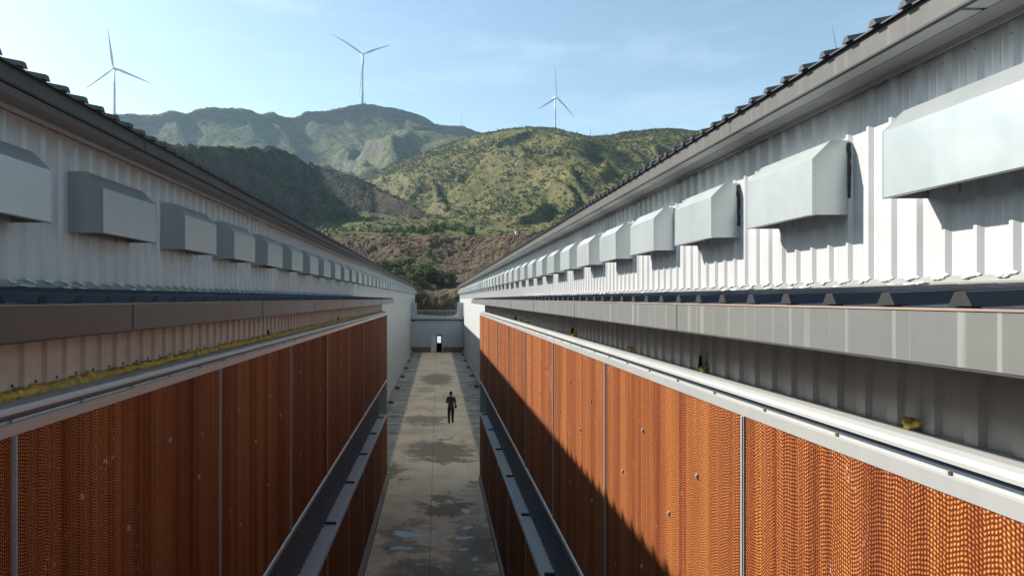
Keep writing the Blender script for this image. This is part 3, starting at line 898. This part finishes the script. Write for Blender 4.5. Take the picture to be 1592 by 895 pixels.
    for y in ((4.62, 9.0, 15.5) if s > 0 else (8.4, 14.3)):
        m.add([(s*(rx_up-0.025), y, dz(-0.485)), (s*(rx_up-0.07), y-0.03, dz(-0.47)), (s*(rx_up-0.045), y+0.01, dz(-0.38)), (s*(rx_up-0.022), y+0.02, dz(-0.39)), (s*(rx_up-0.020), y+0.035, dz(-0.47))], [(0, 1, 2, 3), (0, 3, 4), (1, 0, 4, 2), (2, 4, 3)])
    m.build('torn_flap', M['dark'], root)
    return root

pad_room(-1, 'shaded left pad room with dark red brown cooling pads and a yellow foam line above them', 1.92, 1.74, 3.10, 2.93, True)
pad_room(+1, 'right pad room with sunlit orange cooling pads cut by a slanting shadow', 1.62, 1.37, 3.62, 2.97, False)

# ------------------------------------------------------------------ end wall with door, terrace railing
root = thing('end_wall', 'low grey blue wall closing the far end of the alley, with half open door', 'wall', (0, 88.2, 0))
m = MB()
dx0, dx1, dzt = -0.86, 0.66, 2.34
m.box(-3.40, dx0, 88.0, 88.2, 0.66, 4.10); m.box(dx1, 3.40, 88.0, 88.2, 0.66, 4.10); m.box(dx0, dx1, 88.0, 88.2, dzt, 4.10)
m.build('wall_panel', M['endwall'], root)
m = MB(); m.box(-3.40, dx0, 87.96, 88.2, -0.02, 0.658); m.box(dx1, 3.40, 87.96, 88.2, -0.02, 0.658); m.build('plinth', M['plinth'], root)
m = MB(); m.box(-3.40, 3.40, 87.80, 88.5, 4.102, 4.24)
m.box(-3.2, -3.0, 87.84, 87.99, 3.96, 4.10); m.box(2.95, 3.15, 87.84, 87.99, 3.96, 4.10)
m.build('ledge', M['dark'], root)
m = MB(); m.box(-3.40, 3.40, 87.9, 88.5, 4.242, 4.62); m.build('parapet', M['endwall'], root)
for x0_, x1_ in ((-3.42, -2.68), (2.62, 3.36)):
    m = MB(); m.box(x0_, x1_, 87.95, 88.45, 4.622, 6.38); m.build('parapet_pillar', M['endwall'], root)
m = MB()
m.box(-2.67, 2.61, 88.05, 88.09, 5.34, 5.40); m.box(-2.67, 2.61, 88.05, 88.09, 4.68, 4.72)
x = -2.6
while x < 2.6:
    m.box(x, x+0.03, 88.055, 88.085, 4.722, 5.338); x += 0.17
m.build('railing', M['frame'], root)
# door frame, leaves, and the passage behind it
m = MB(); m.box(dx0, dx0+0.08, 87.97, 88.22, 0.0, dzt); m.box(dx1-0.08, dx1, 87.97, 88.22, 0.0, dzt); m.box(dx0+0.08, dx1-0.08, 87.97, 88.22, dzt-0.08, dzt)
m.build('door_frame', M['frame'], root)
m = MB(); m.box(dx0+0.085, -0.12, 88.03, 88.08, 0.02, dzt-0.085)
dr = m.build('door', M['ledge'], root)
m = MB(); m.box(-0.22, -0.18, 87.99, 88.03, 1.0, 1.15); m.build('handle', M['dark'], dr)
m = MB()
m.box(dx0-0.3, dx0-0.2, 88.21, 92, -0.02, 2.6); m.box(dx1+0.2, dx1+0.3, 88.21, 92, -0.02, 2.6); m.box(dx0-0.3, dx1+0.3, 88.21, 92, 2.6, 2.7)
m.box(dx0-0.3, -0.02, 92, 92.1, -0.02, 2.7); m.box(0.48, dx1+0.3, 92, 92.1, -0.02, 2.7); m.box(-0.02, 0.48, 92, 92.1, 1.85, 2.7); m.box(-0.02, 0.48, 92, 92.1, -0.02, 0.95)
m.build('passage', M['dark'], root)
wm, wnt, wb = newmat('daylight_glow', 0.5, 0, (0.8, 0.85, 0.9))
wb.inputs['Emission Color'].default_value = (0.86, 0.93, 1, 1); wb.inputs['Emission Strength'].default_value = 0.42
m = MB(); m.box(-0.02, 0.48, 92.04, 92.06, 0.95, 1.85); m.build('daylight_pane', wm, root)  # glowing pane added in place of daylight beyond the open doorway

# dark blocks along the kerbs
for s in (-1, 1):
    for k in range(6):
        y = 45+7.4*k+(0.8 if s > 0 else 0)
        m = MB()
        m.prism_x([(-0.16, 0), (0.16, 0), (0.14, 0.13), (-0.14, 0.13)], -0.17, 0.17)
        m.box(-0.08, 0.08, -0.03, 0.03, 0.13, 0.17)
        o = m.build('drain_block', M['block'], None, loc=(s*3.06, y, 0.001))
        tag(o, 'small dark block at the foot of the %s white wall, one of an even row' % ('left' if s < 0 else 'right'), 'block', 'dark blocks along the foot of the %s wall' % ('left' if s < 0 else 'right'))

# ------------------------------------------------------------------ puddles
def water_mat():
    m, nt, b = newmat('puddle_water', 0.08, 0, (0.09, 0.08, 0.065))
    b.inputs['IOR'].default_value = 1.33
    b.inputs['Specular IOR Level'].default_value = 0.26
    return m
M['water'] = water_mat()
def puddle(cx, cy, rx, ry, seed):
    rr = random.Random(seed)
    n = 40
    ph = [rr.uniform(0, 6.28) for _ in range(5)]
    v = []
    for k in range(n):
        t = 2*math.pi*k/n
        q = 1+0.20*math.sin(2*t+ph[0])+0.16*math.sin(3*t+ph[1])+0.12*math.sin(5*t+ph[2])+0.08*math.sin(8*t+ph[3])
        v.append((rx*q*math.cos(t), ry*q*math.sin(t), 0))
    m = MB(); m.add(v, [tuple(range(n))])
    o = m.build('puddle', M['water'], None, loc=(cx, cy, 0.004))
    tag(o, kind='structure')
for i, a in enumerate(((-0.87, 20.0, 0.46, 0.26), (-1.05, 18.9, 0.33, 0.17), (0.90, 20.6, 0.16, 0.16), (0.93, 22.2, 0.14, 0.2), (0.75, 19.7, 0.30, 0.13), (0.71, 18.8, 0.14, 0.13), (1.01, 18.1, 0.09, 0.15), (0.97, 17.4, 0.10, 0.10), (-0.08, 19.4, 0.22, 0.06))):
    puddle(*a, 50+i)

# ------------------------------------------------------------------ person walking away
def skin_mesh(name, joints, edges, m, parent, sub=2):
    """joints: [(x,y,z,r)] or radius pair"""
    me = bpy.data.meshes.new(name)
    me.from_pydata([j[:3] for j in joints], edges, [])
    me.materials.append(m)
    o = bpy.data.objects.new(name, me)
    COL.objects.link(o)
    if parent: o.parent = parent
    sk = o.modifiers.new('skin', 'SKIN')
    sk.use_smooth_shade = True
    for i, j in enumerate(joints):
        r = j[3]
        me.skin_vertices[0].data[i].radius = r if hasattr(r, '__len__') else (r, r)
        me.skin_vertices[0].data[i].use_root = (i == 0)
    ss = o.modifiers.new('sub', 'SUBSURF'); ss.levels = sub; ss.render_levels = sub
    return o
def cloth(name, c, rough=0.85):
    return sheet_metal(name, c, rough, 0, 0.1, tuple(q*0.7 for q in c), 0.3, bump=0.05)
SK = cloth('skin', (0.26, 0.15, 0.10), 0.6); SH = cloth('shirt', (0.045, 0.038, 0.032)); TR = cloth('trousers', (0.014, 0.015, 0.018)); HA = cloth('hair', (0.010, 0.009, 0.008)); SHOE = cloth('shoes', (0.02, 0.018, 0.016)); BG = cloth('bag', (0.018, 0.018, 0.02))
pr = thing('person', 'person in dark shirt and black trousers walking away down the alley', 'person', (0.75, 37.9, 0))
# body: pelvis root, spine, neck, head, arms, legs (left foot pushing off behind, right foot forward)
J = [(0, 0, 0.95, (0.125, 0.10)), (0, 0, 1.15, (0.12, 0.09)), (0, 0.01, 1.36, (0.15, 0.10)), (0, 0.0, 1.46, (0.06, 0.06)), (0, 0.02, 1.54, (0.055, 0.06)), (0, 0.03, 1.63, (0.078, 0.092)), (0, 0.025, 1.71, (0.066, 0.078)),
     (-0.18, 0.0, 1.40, 0.055), (-0.235, -0.03, 1.14, 0.042), (-0.15, 0.17, 1.10, 0.034), (-0.12, 0.24, 1.12, 0.026),
     (0.18, 0.0, 1.40, 0.055), (0.24, -0.04, 1.13, 0.042), (0.235, 0.04, 0.90, 0.034), (0.23, 0.06, 0.82, 0.03),
     (-0.095, -0.02, 0.86, 0.085), (-0.105, 0.02, 0.49, 0.058), (-0.11, -0.20, 0.115, 0.036), (-0.11, -0.12, 0.035, 0.03), 
     (0.095, 0.02, 0.86, 0.085), (0.095, 0.06, 0.48, 0.058), (0.10, 0.07, 0.09, 0.036), (0.105, 0.20, 0.035, 0.03)]
E = [(0, 1), (1, 2), (2, 3), (3, 4), (4, 5), (5, 6), (2, 7), (7, 8), (8, 9), (9, 10), (2, 11), (11, 12), (12, 13), (13, 14), (0, 15), (15, 16), (16, 17), (17, 18), (0, 19), (19, 20), (20, 21), (21, 22)]
skin_mesh('body', J, E, SK, pr)
sc_ = 1.16
def pick(ids, grow):
    return [(*J[i][:3], tuple(q*grow for q in (J[i][3] if hasattr(J[i][3], '__len__') else (J[i][3],)*2))) for i in ids]
a = [(0, 0, 1.02, (0.165, 0.13)), (0, 0, 1.20, (0.165, 0.125)), (0, 0.01, 1.36, (0.185, 0.13)), (0, 0.0, 1.475, (0.09, 0.08)), (-0.185, 0.0, 1.395, 0.078), (-0.235, -0.028, 1.12, 0.062), (0.185, 0.0, 1.395, 0.078), (0.24, -0.035, 1.11, 0.062), (0, 0, 0.86, (0.175, 0.145)), (0, 0, 0.74, (0.17, 0.14))]
skin_mesh('shirt', a, [(0, 1), (1, 2), (2, 3), (2, 4), (4, 5), (2, 6), (6, 7), (0, 8), (8, 9)], SH, pr)
a = [(0, 0, 0.96, (0.15, 0.12)), (-0.095, -0.02, 0.84, 0.11), (-0.105, 0.02, 0.49, 0.085), (-0.11, -0.185, 0.14, 0.066), (0.095, 0.02, 0.84, 0.11), (0.095, 0.06, 0.48, 0.085), (0.10, 0.07, 0.11, 0.066), (0, 0, 1.05, (0.14, 0.11)), (-0.11, -0.215, 0.06, 0.062), (0.10, 0.072, 0.035, 0.062)]
skin_mesh('trousers', a, [(0, 1), (1, 2), (2, 3), (0, 4), (4, 5), (5, 6), (0, 7), (3, 8), (6, 9)], TR, pr)
m = MB(); m.blob((0, 0.008, 1.655), (0.092, 0.104, 0.115), 4, 8, 12, 0.05); m.build('hair', HA, pr, smooth=True, loc=(0, 0, 0))
for (ax, ay, az), (bx, by, bz) in (((-0.11, -0.22, 0.075), (-0.11, -0.06, 0.03)), ((0.102, 0.04, 0.045), (0.106, 0.24, 0.035))):
    skin_mesh('shoe', [(ax, ay, az, (0.055, 0.055)), ((ax+bx)/2, (ay+by)/2, (az+bz)/2+0.01, (0.058, 0.05)), (bx, by, bz+0.01, (0.052, 0.042))], [(0, 1), (1, 2)], SHOE, pr, 1)
bag = thing('shoulder_bag', 'black bag hanging at the walking person\'s right hip', 'bag', (1.02, 37.87, 0.86))
m = MB(); m.blob((0, 0, 0.06), (0.055, 0.13, 0.11), 2, 8, 12, 0.08); m.build('pouch', BG, bag, smooth=True, loc=(0, 0, 0))
m = MB(); m.tube([(0.0, 0, 0.15), (-0.10, -0.135, 0.42), (-0.24, -0.14, 0.60), (-0.36, -0.02, 0.645), (-0.36, 0.13, 0.5), (-0.12, 0.16, 0.25), (0, 0.06, 0.15)], 0.012, 6); m.build('strap', BG, bag, loc=(0, 0, 0))

# ------------------------------------------------------------------ wind turbines
def turbine(label, hx, hy, D, R, Ht, yaw, rot, cone):
    """hx, hy: hub in the photo; D distance; R rotor radius"""
    X = (hx-680)/FPX*D; Zh = CZ+(464-hy)/FPX*D
    root = thing('wind_turbine', label, 'wind turbine', (X, D, Zh-Ht), 'wind turbines on the ridges')
    m = MB(); n = 20
    m.tube([(0, 0, -8), (0, 0, Ht*0.35), (0, 0, Ht*0.7), (0, 0, Ht-1.5)], [2.25, 2.0, 1.65, 1.25], 20)
    m.build('tower', M['turbine'], root, smooth=True, loc=(0, 0, 0))
    for k in range(5):
        m = MB(); m.tube([(0, 0, Ht*(0.50+0.05*k)), (0, 0, Ht*(0.50+0.05*k)+2.2)], [1.90-0.055*k, 1.88-0.055*k], 20)
        m.build('tower_marking', M['turbine_mark'], root, loc=(0, 0, 0))
    ax = Vector((math.sin(yaw), -math.cos(yaw), 0)); si = Vector((math.cos(yaw), math.sin(yaw), 0)); up = Vector((0, 0, 1))
    hub = Vector((0, 0, Ht)) + ax*4.2
    m = MB()
    pts = [(Vector((0, 0, Ht)) - ax*7.5, 1.2), (Vector((0, 0, Ht)) - ax*7.0, 1.9), (Vector((0, 0, Ht)) + ax*0.5, 2.1), (Vector((0, 0, Ht)) + ax*2.6, 1.7)]
    m.tube([p for p, r in pts], [r for p, r in pts], 10); m.build('nacelle', M['turbine'], root, loc=(0, 0, 0), smooth=True)
    m = MB(); m.tube([hub-ax*1.5, hub, hub+ax*1.3, hub+ax*2.3], [1.7, 1.75, 1.2, 0.2], 12); m.build('hub', M['turbine'], root, loc=(0, 0, 0), smooth=True)
    for k in range(3):
        t = rot + k*2*math.pi/3
        d = si*math.cos(t) + up*math.sin(t)
        tang = -si*math.sin(t) + up*math.cos(t)
        v = []; f = []; NS = 16; NP = 10
        for i in range(NS+1):
            q = i/NS
            chord = (2.0 + 2.2*min(1, q/0.2)) if q < 0.2 else 4.2*(1-(q-0.2)/0.8)**0.85 + 0.35
            th = 2.0*(1-q)**1.3*0.75 + 0.12
            c = hub + d*(R*q) + ax*(cone*q*q*R)
            tw = math.radians(16*(1-q))
            e1 = tang*math.cos(tw) + ax*math.sin(tw); e2 = -tang*math.sin(tw) + ax*math.cos(tw)
            for p in range(NP):
                a = 2*math.pi*p/NP
                v.append(c + e1*(math.cos(a)*chord*0.5 + chord*0.12) + e2*(math.sin(a)*th*0.5))
        for i in range(NS):
            for p in range(NP):
                f.append((i*NP+p, i*NP+(p+1) % NP, (i+1)*NP+(p+1) % NP, (i+1)*NP+p))
        f.append(tuple(range(NS*NP, NS*NP+NP)))
        m = MB(); m.add(v, f); m.build('blade', M['turbine'], root, loc=(0, 0, 0), smooth=True)
    return root
R_ = math.radians
turbine('white wind turbine at far left, one blade pointing up above the dark roof edge', 178, 107, 1190, 70, 92, R_(4), R_(98), 0.0)
turbine('white wind turbine on the highest summit, one blade hanging down along its tower', 563.5, 86, 1303, 70, 92, R_(24), R_(268), -0.25)
turbine('white wind turbine behind the green right hill, one blade pointing up', 863, 152, 1500, 71, 92, R_(38), R_(92), -0.03)
turbine('wind turbine behind the right house, only one blade tip showing over its roof', 1303, 101, 1190, 71, 92, R_(10), R_(103.5), 0.0)

def mast(label, x, y, D, h):
    X = (x-680)/FPX*D; Zb = CZ+(464-y)/FPX*D
    r = thing('lattice_mast', label, 'mast', (X, D, Zb))
    m = MB(); q = h*0.035+0.12
    for k in range(3):
        a = 2*math.pi*k/3
        m.tube([(q*math.cos(a), q*math.sin(a), -3), (0.25*q*math.cos(a), 0.25*q*math.sin(a), h)], [0.16*h/15+0.04, 0.10*h/15+0.03], 5)
    for i in range(8):
        z = h*i/8; s_ = 1-0.75*z/h
        for k in range(3):
            a, b = 2*math.pi*k/3, 2*math.pi*(k+1)/3
            m.tube([(q*s_*math.cos(a), q*s_*math.sin(a), z), (q*s_*math.cos(b), q*s_*math.sin(b), z+h/8)], 0.05*h/15+0.02, 4)
    m.build('frame', M['mast'], r, loc=(0, 0, 0))
    m = MB(); m.tube([(0, 0, h), (0, 0, h*1.15)], 0.07*h/15+0.02, 5); m.build('antenna', M['mast'], r, loc=(0, 0, 0))
mast('thin lattice mast on the saddle right of the highest summit', 717, 196, 1360, 20)
mast('thin mast on the crest right of the middle turbine', 918, 213, 586, 6.6)

# ------------------------------------------------------------------ hut on the bank
D = 168; X = (807-680)/FPX*D; Zb = max(zat('bank', X, D), CZ+(464-371)/FPX*D)-0.1
r = thing('hut', 'tiny tan hut with a flat dark roof on top of the scraped earth bank', 'hut', (X, D, Zb))
m = MB(); m.box(-0.9, 0.9, -0.7, 0.7, -0.5, 1.5); m.build('walls', sheet_metal('hut_wall', (0.55, 0.42, 0.28), 0.8), r, loc=(0, 0, 0))
m = MB(); m.box(-1.05, 2.2, -0.85, 0.9, 1.502, 1.62); m.build('roof', M['plinth'], r, loc=(0, 0, 0))
m = MB(); m.box(-0.25, 0.25, -0.72, -0.69, -0.2, 1.15); m.build('door', M['dark'], r, loc=(0, 0, 0))

# ------------------------------------------------------------------ shrubs
def leaf_cloud(rng, n, rad, leaf):
    """n small leaf quads through a few overlapping lobes; returns verts, faces"""
    lobes = [(rng.normal(0, 0.38, 3)*np.array([1, 1, 0.6]) + np.array([0, 0, 0.55]), rng.uniform(0.35, 0.6)) for _ in range(6)]
    k = rng.integers(0, len(lobes), n)
    c = np.array([lobes[i][0] for i in k]); r = np.array([lobes[i][1] for i in k])
    d = rng.normal(0, 1, (n, 3)); d /= np.linalg.norm(d, axis=1)[:, None]
    p = c + d*(r*rng.uniform(0.55, 1.05, n))[:, None]
    p[:, 2] = np.abs(p[:, 2])
    p = p*np.array(rad)
    a = rng.normal(0, 1, (n, 3)); a /= np.linalg.norm(a, axis=1)[:, None]
    b = np.cross(a, d); b /= (np.linalg.norm(b, axis=1)[:, None]+1e-6)
    s = leaf*rng.uniform(0.6, 1.3, n)[:, None]
    v = np.stack([p-a*s, p+b*s*0.6, p+a*s, p-b*s*0.6], 1).reshape(-1, 3)
    f = np.arange(n*4).reshape(-1, 4)
    return v, f
def np_mesh(name, v, f, m):
    me = bpy.data.meshes.new(name)
    k = f.shape[1]
    me.vertices.add(len(v)); me.vertices.foreach_set('co', v.astype(np.float32).ravel())
    me.loops.add(f.size); me.loops.foreach_set('vertex_index', f.ravel().astype(np.int32))
    me.polygons.add(len(f)); me.polygons.foreach_set('loop_start', np.arange(0, f.size, k, dtype=np.int32))
    me.polygons.foreach_set('loop_total', np.full(len(f), k, dtype=np.int32))
    me.materials.append(m); me.update(calc_edges=True)
    return me
PROTO = []
for i in range(4):
    v, f = leaf_cloud(RNG, 1500, (1.0, 1.0, 1.0), 0.062)
    crown = np_mesh('crown', v, f, M['leaf_bright' if i == 3 else 'leaf'])
    b = MB(); b.tube([(0, 0, -0.3), (0.03, 0, 0.2), (0.0, 0.05, 0.6)], [0.07, 0.05, 0.02], 6)
    for k in range(4):
        a = k*1.6+i
        b.tube([(0.02, 0, 0.15), (0.3*math.cos(a), 0.3*math.sin(a), 0.5), (0.5*math.cos(a), 0.5*math.sin(a), 0.8)], [0.035, 0.02, 0.008], 5)
    st = bpy.data.meshes.new('trunk'); st.from_pydata(b.v, [], b.f); st.materials.append(M['bark'])
    PROTO.append((crown, st))
def shrub(kind, loc, scale, label, group, name='shrub'):
    r = thing(name, label, 'shrub' if name == 'shrub' else 'tree', loc, group)
    r.scale = scale; r.rotation_euler = (0, 0, random.uniform(0, 6.28))
    for nm, me in zip(('crown', 'trunk'), PROTO[kind]):
        o = bpy.data.objects.new(nm, me); COL.objects.link(o); o.parent = r
rr = random.Random(5)
# on the bank between bench and scraped slope
for px_, py_, sz, kd in ((590, 422, 1.9, 0), (604, 417, 2.0, 1), (614, 418, 1.3, 2), (622, 424, 1.6, 0), (631, 414, 2.1, 1), (640, 423, 1.6, 2), (648, 416, 2.1, 0), (657, 422, 2.3, 1), (664, 428, 1.6, 2), (672, 429, 2.4, 0), (681, 434, 2.2, 1), (690, 439, 1.5, 2), (612, 431, 1.2, 1), (636, 434, 1.2, 0), (698, 434, 1.1, 0), (655, 440, 1.1, 2)):
    # walk down the ray until it meets the bank
    best = None
    for D in np.arange(118, 152, 0.5):
        X = (px_-680)/FPX*D
        e = abs(CZ+(464-(py_+6))/FPX*D - zat('bank', X, D))
        if best is None or e < best[0]: best = (e, X, D)
    _, X, D = best
    if px_ % 4 == 0: kd = 3
    shrub(kd, (X, D, zat('bank', X, D)-0.1), (sz*1.45, sz*1.3, sz*1.1), 'green shrub in the clump on the earth bank between the two roofs', 'shrubs clumped on the earth bank')
for px_, D, sz, lb in ((637, 148, 1.5, 'pale green sapling on the scraped slope, left of the taller bright one'), (672, 147, 2.0, 'tall bright green sapling against the scraped slope above the shrub clump')):
    X = (px_-680)/FPX*D
    shrub(3, (X, D, zat('bank', X, D)-0.1), (sz*0.6, sz*0.6, sz*1.3), lb, None, 'sapling')
# valley trees beyond the bank
for px_, D, sz, kd in ((612, 240, 2.6, 3), (626, 250, 3.0, 3), (645, 230, 3.2, 3), (655, 218, 3.0, 3), (668, 225, 3.0, 3), (680, 235, 3.1, 3), (694, 240, 3.0, 3), (638, 205, 2.0, 3), (645, 200, 1.8, 0), (705, 250, 3.2, 0), (720, 255, 3.0, 3), (735, 245, 2.6, 0), (598, 235, 2.5, 0), (660, 260, 3.2, 3), (688, 262, 3.2, 0)):
    X = (px_-680)/FPX*D
    z = max(zat(n_, X, D) if np.min((TERR[n_][0]-X)**2+(TERR[n_][1]-D)**2) < 200 else -9 for n_ in ('valley', 'hill', 'cliff_hill', 'shoulder_hill'))
    shrub(kd, (X, D, z-0.3), (sz, sz, sz*0.9), 'bushy tree in the green valley bottom between the two hills', 'bushy trees in the valley bottom', 'bushy_tree')

# scrub cover on the hills: nobody could count it
def cover(name, terr, count, size, key, seed, vlim=(0.0, 1.0), leaves=22, patch=30, thr=0.45):
    rng = np.random.default_rng(seed)
    GX, GY, GZ = TERR[terr]
    n, m = GX.shape
    V = []; tot = 0
    base = [leaf_cloud(rng, leaves, (1, 1, 0.75), 0.30)[0] for _ in range(12)]
    tries = 0
    while tot < count and tries < 60:
        tries += 1
        i = rng.uniform(0, n-1.001, 3000); lo = 0 if terr == 'valley' else 14
        j = rng.uniform(lo+vlim[0]*(m-1-lo), lo+vlim[1]*(m-1-lo)-0.01, 3000)
        i0 = i.astype(int); j0 = j.astype(int)
        fi = i-i0; fj = j-j0
        def q(A): return (A[i0, j0]*(1-fi)+A[i0+1, j0]*fi)*(1-fj) + (A[i0, j0+1]*(1-fi)+A[i0+1, j0+1]*fi)*fj
        x, y, z = q(GX), q(GY), q(GZ)
        keep = fbm(x/patch, y/patch, 4, seed+3) + rng.uniform(-0.12, 0.12, len(x)) > thr
        pxx = 680+FPX*x/np.maximum(y, 1)
        keep &= (pxx > 120) & (pxx < 1300)
        if terr == 'valley': keep &= y < 440
        for a in np.nonzero(keep)[0]:
            s_ = size*rng.uniform(0.5, 1.35)
            V.append(base[rng.integers(0, 12)]*s_ + np.array([x[a], y[a], z[a]-0.15*s_]))
            tot += 1
            if tot >= count: break
    v = np.concatenate(V)
    f = np.arange(len(v)).reshape(-1, 4)
    o = bpy.data.objects.new(name, np_mesh(name, v, f, M[key])); COL.objects.link(o)
    tag(o, kind='stuff')
cover('scrub', 'hill', 19000, 1.25, 'leaf', 1, thr=0.43, leaves=16)
cover('scrub', 'valley', 1500, 1.3, 'leaf_bright', 6, thr=0.45, leaves=22)
cover('scrub', 'valley', 900, 1.6, 'leaf', 8, thr=0.45, leaves=22)
cover('scrub', 'cliff_hill', 2200, 1.1, 'leaf', 2, thr=0.52)
cover('scrub', 'shoulder_hill', 2400, 1.2, 'leaf', 3, thr=0.47)
cover('scrub', 'far_ridge', 4500, 2.6, 'leaf', 4, vlim=(0.0, 0.8), leaves=14, patch=80, thr=0.5)

# ------------------------------------------------------------------ haze
m = MB(); m.box(-1850, 1850, -290, 2500, -2.2, 560)
hm = bpy.data.materials.new('haze'); hm.use_nodes = True
hn = hm.node_tree
for x in list(hn.nodes):
    if x.type == 'BSDF_PRINCIPLED': hn.nodes.remove(x)
pv = hn.nodes.new('ShaderNodeVolumePrincipled')
pv.inputs['Color'].default_value = (0.50, 0.74, 1.0, 1)
pv.inputs['Density'].default_value = 0.00011
pv.inputs['Anisotropy'].default_value = 0.3
hn.links.new(pv.outputs[0], hn.nodes['Material Output'].inputs['Volume'])
tag(m.build('haze', hm), kind='stuff')
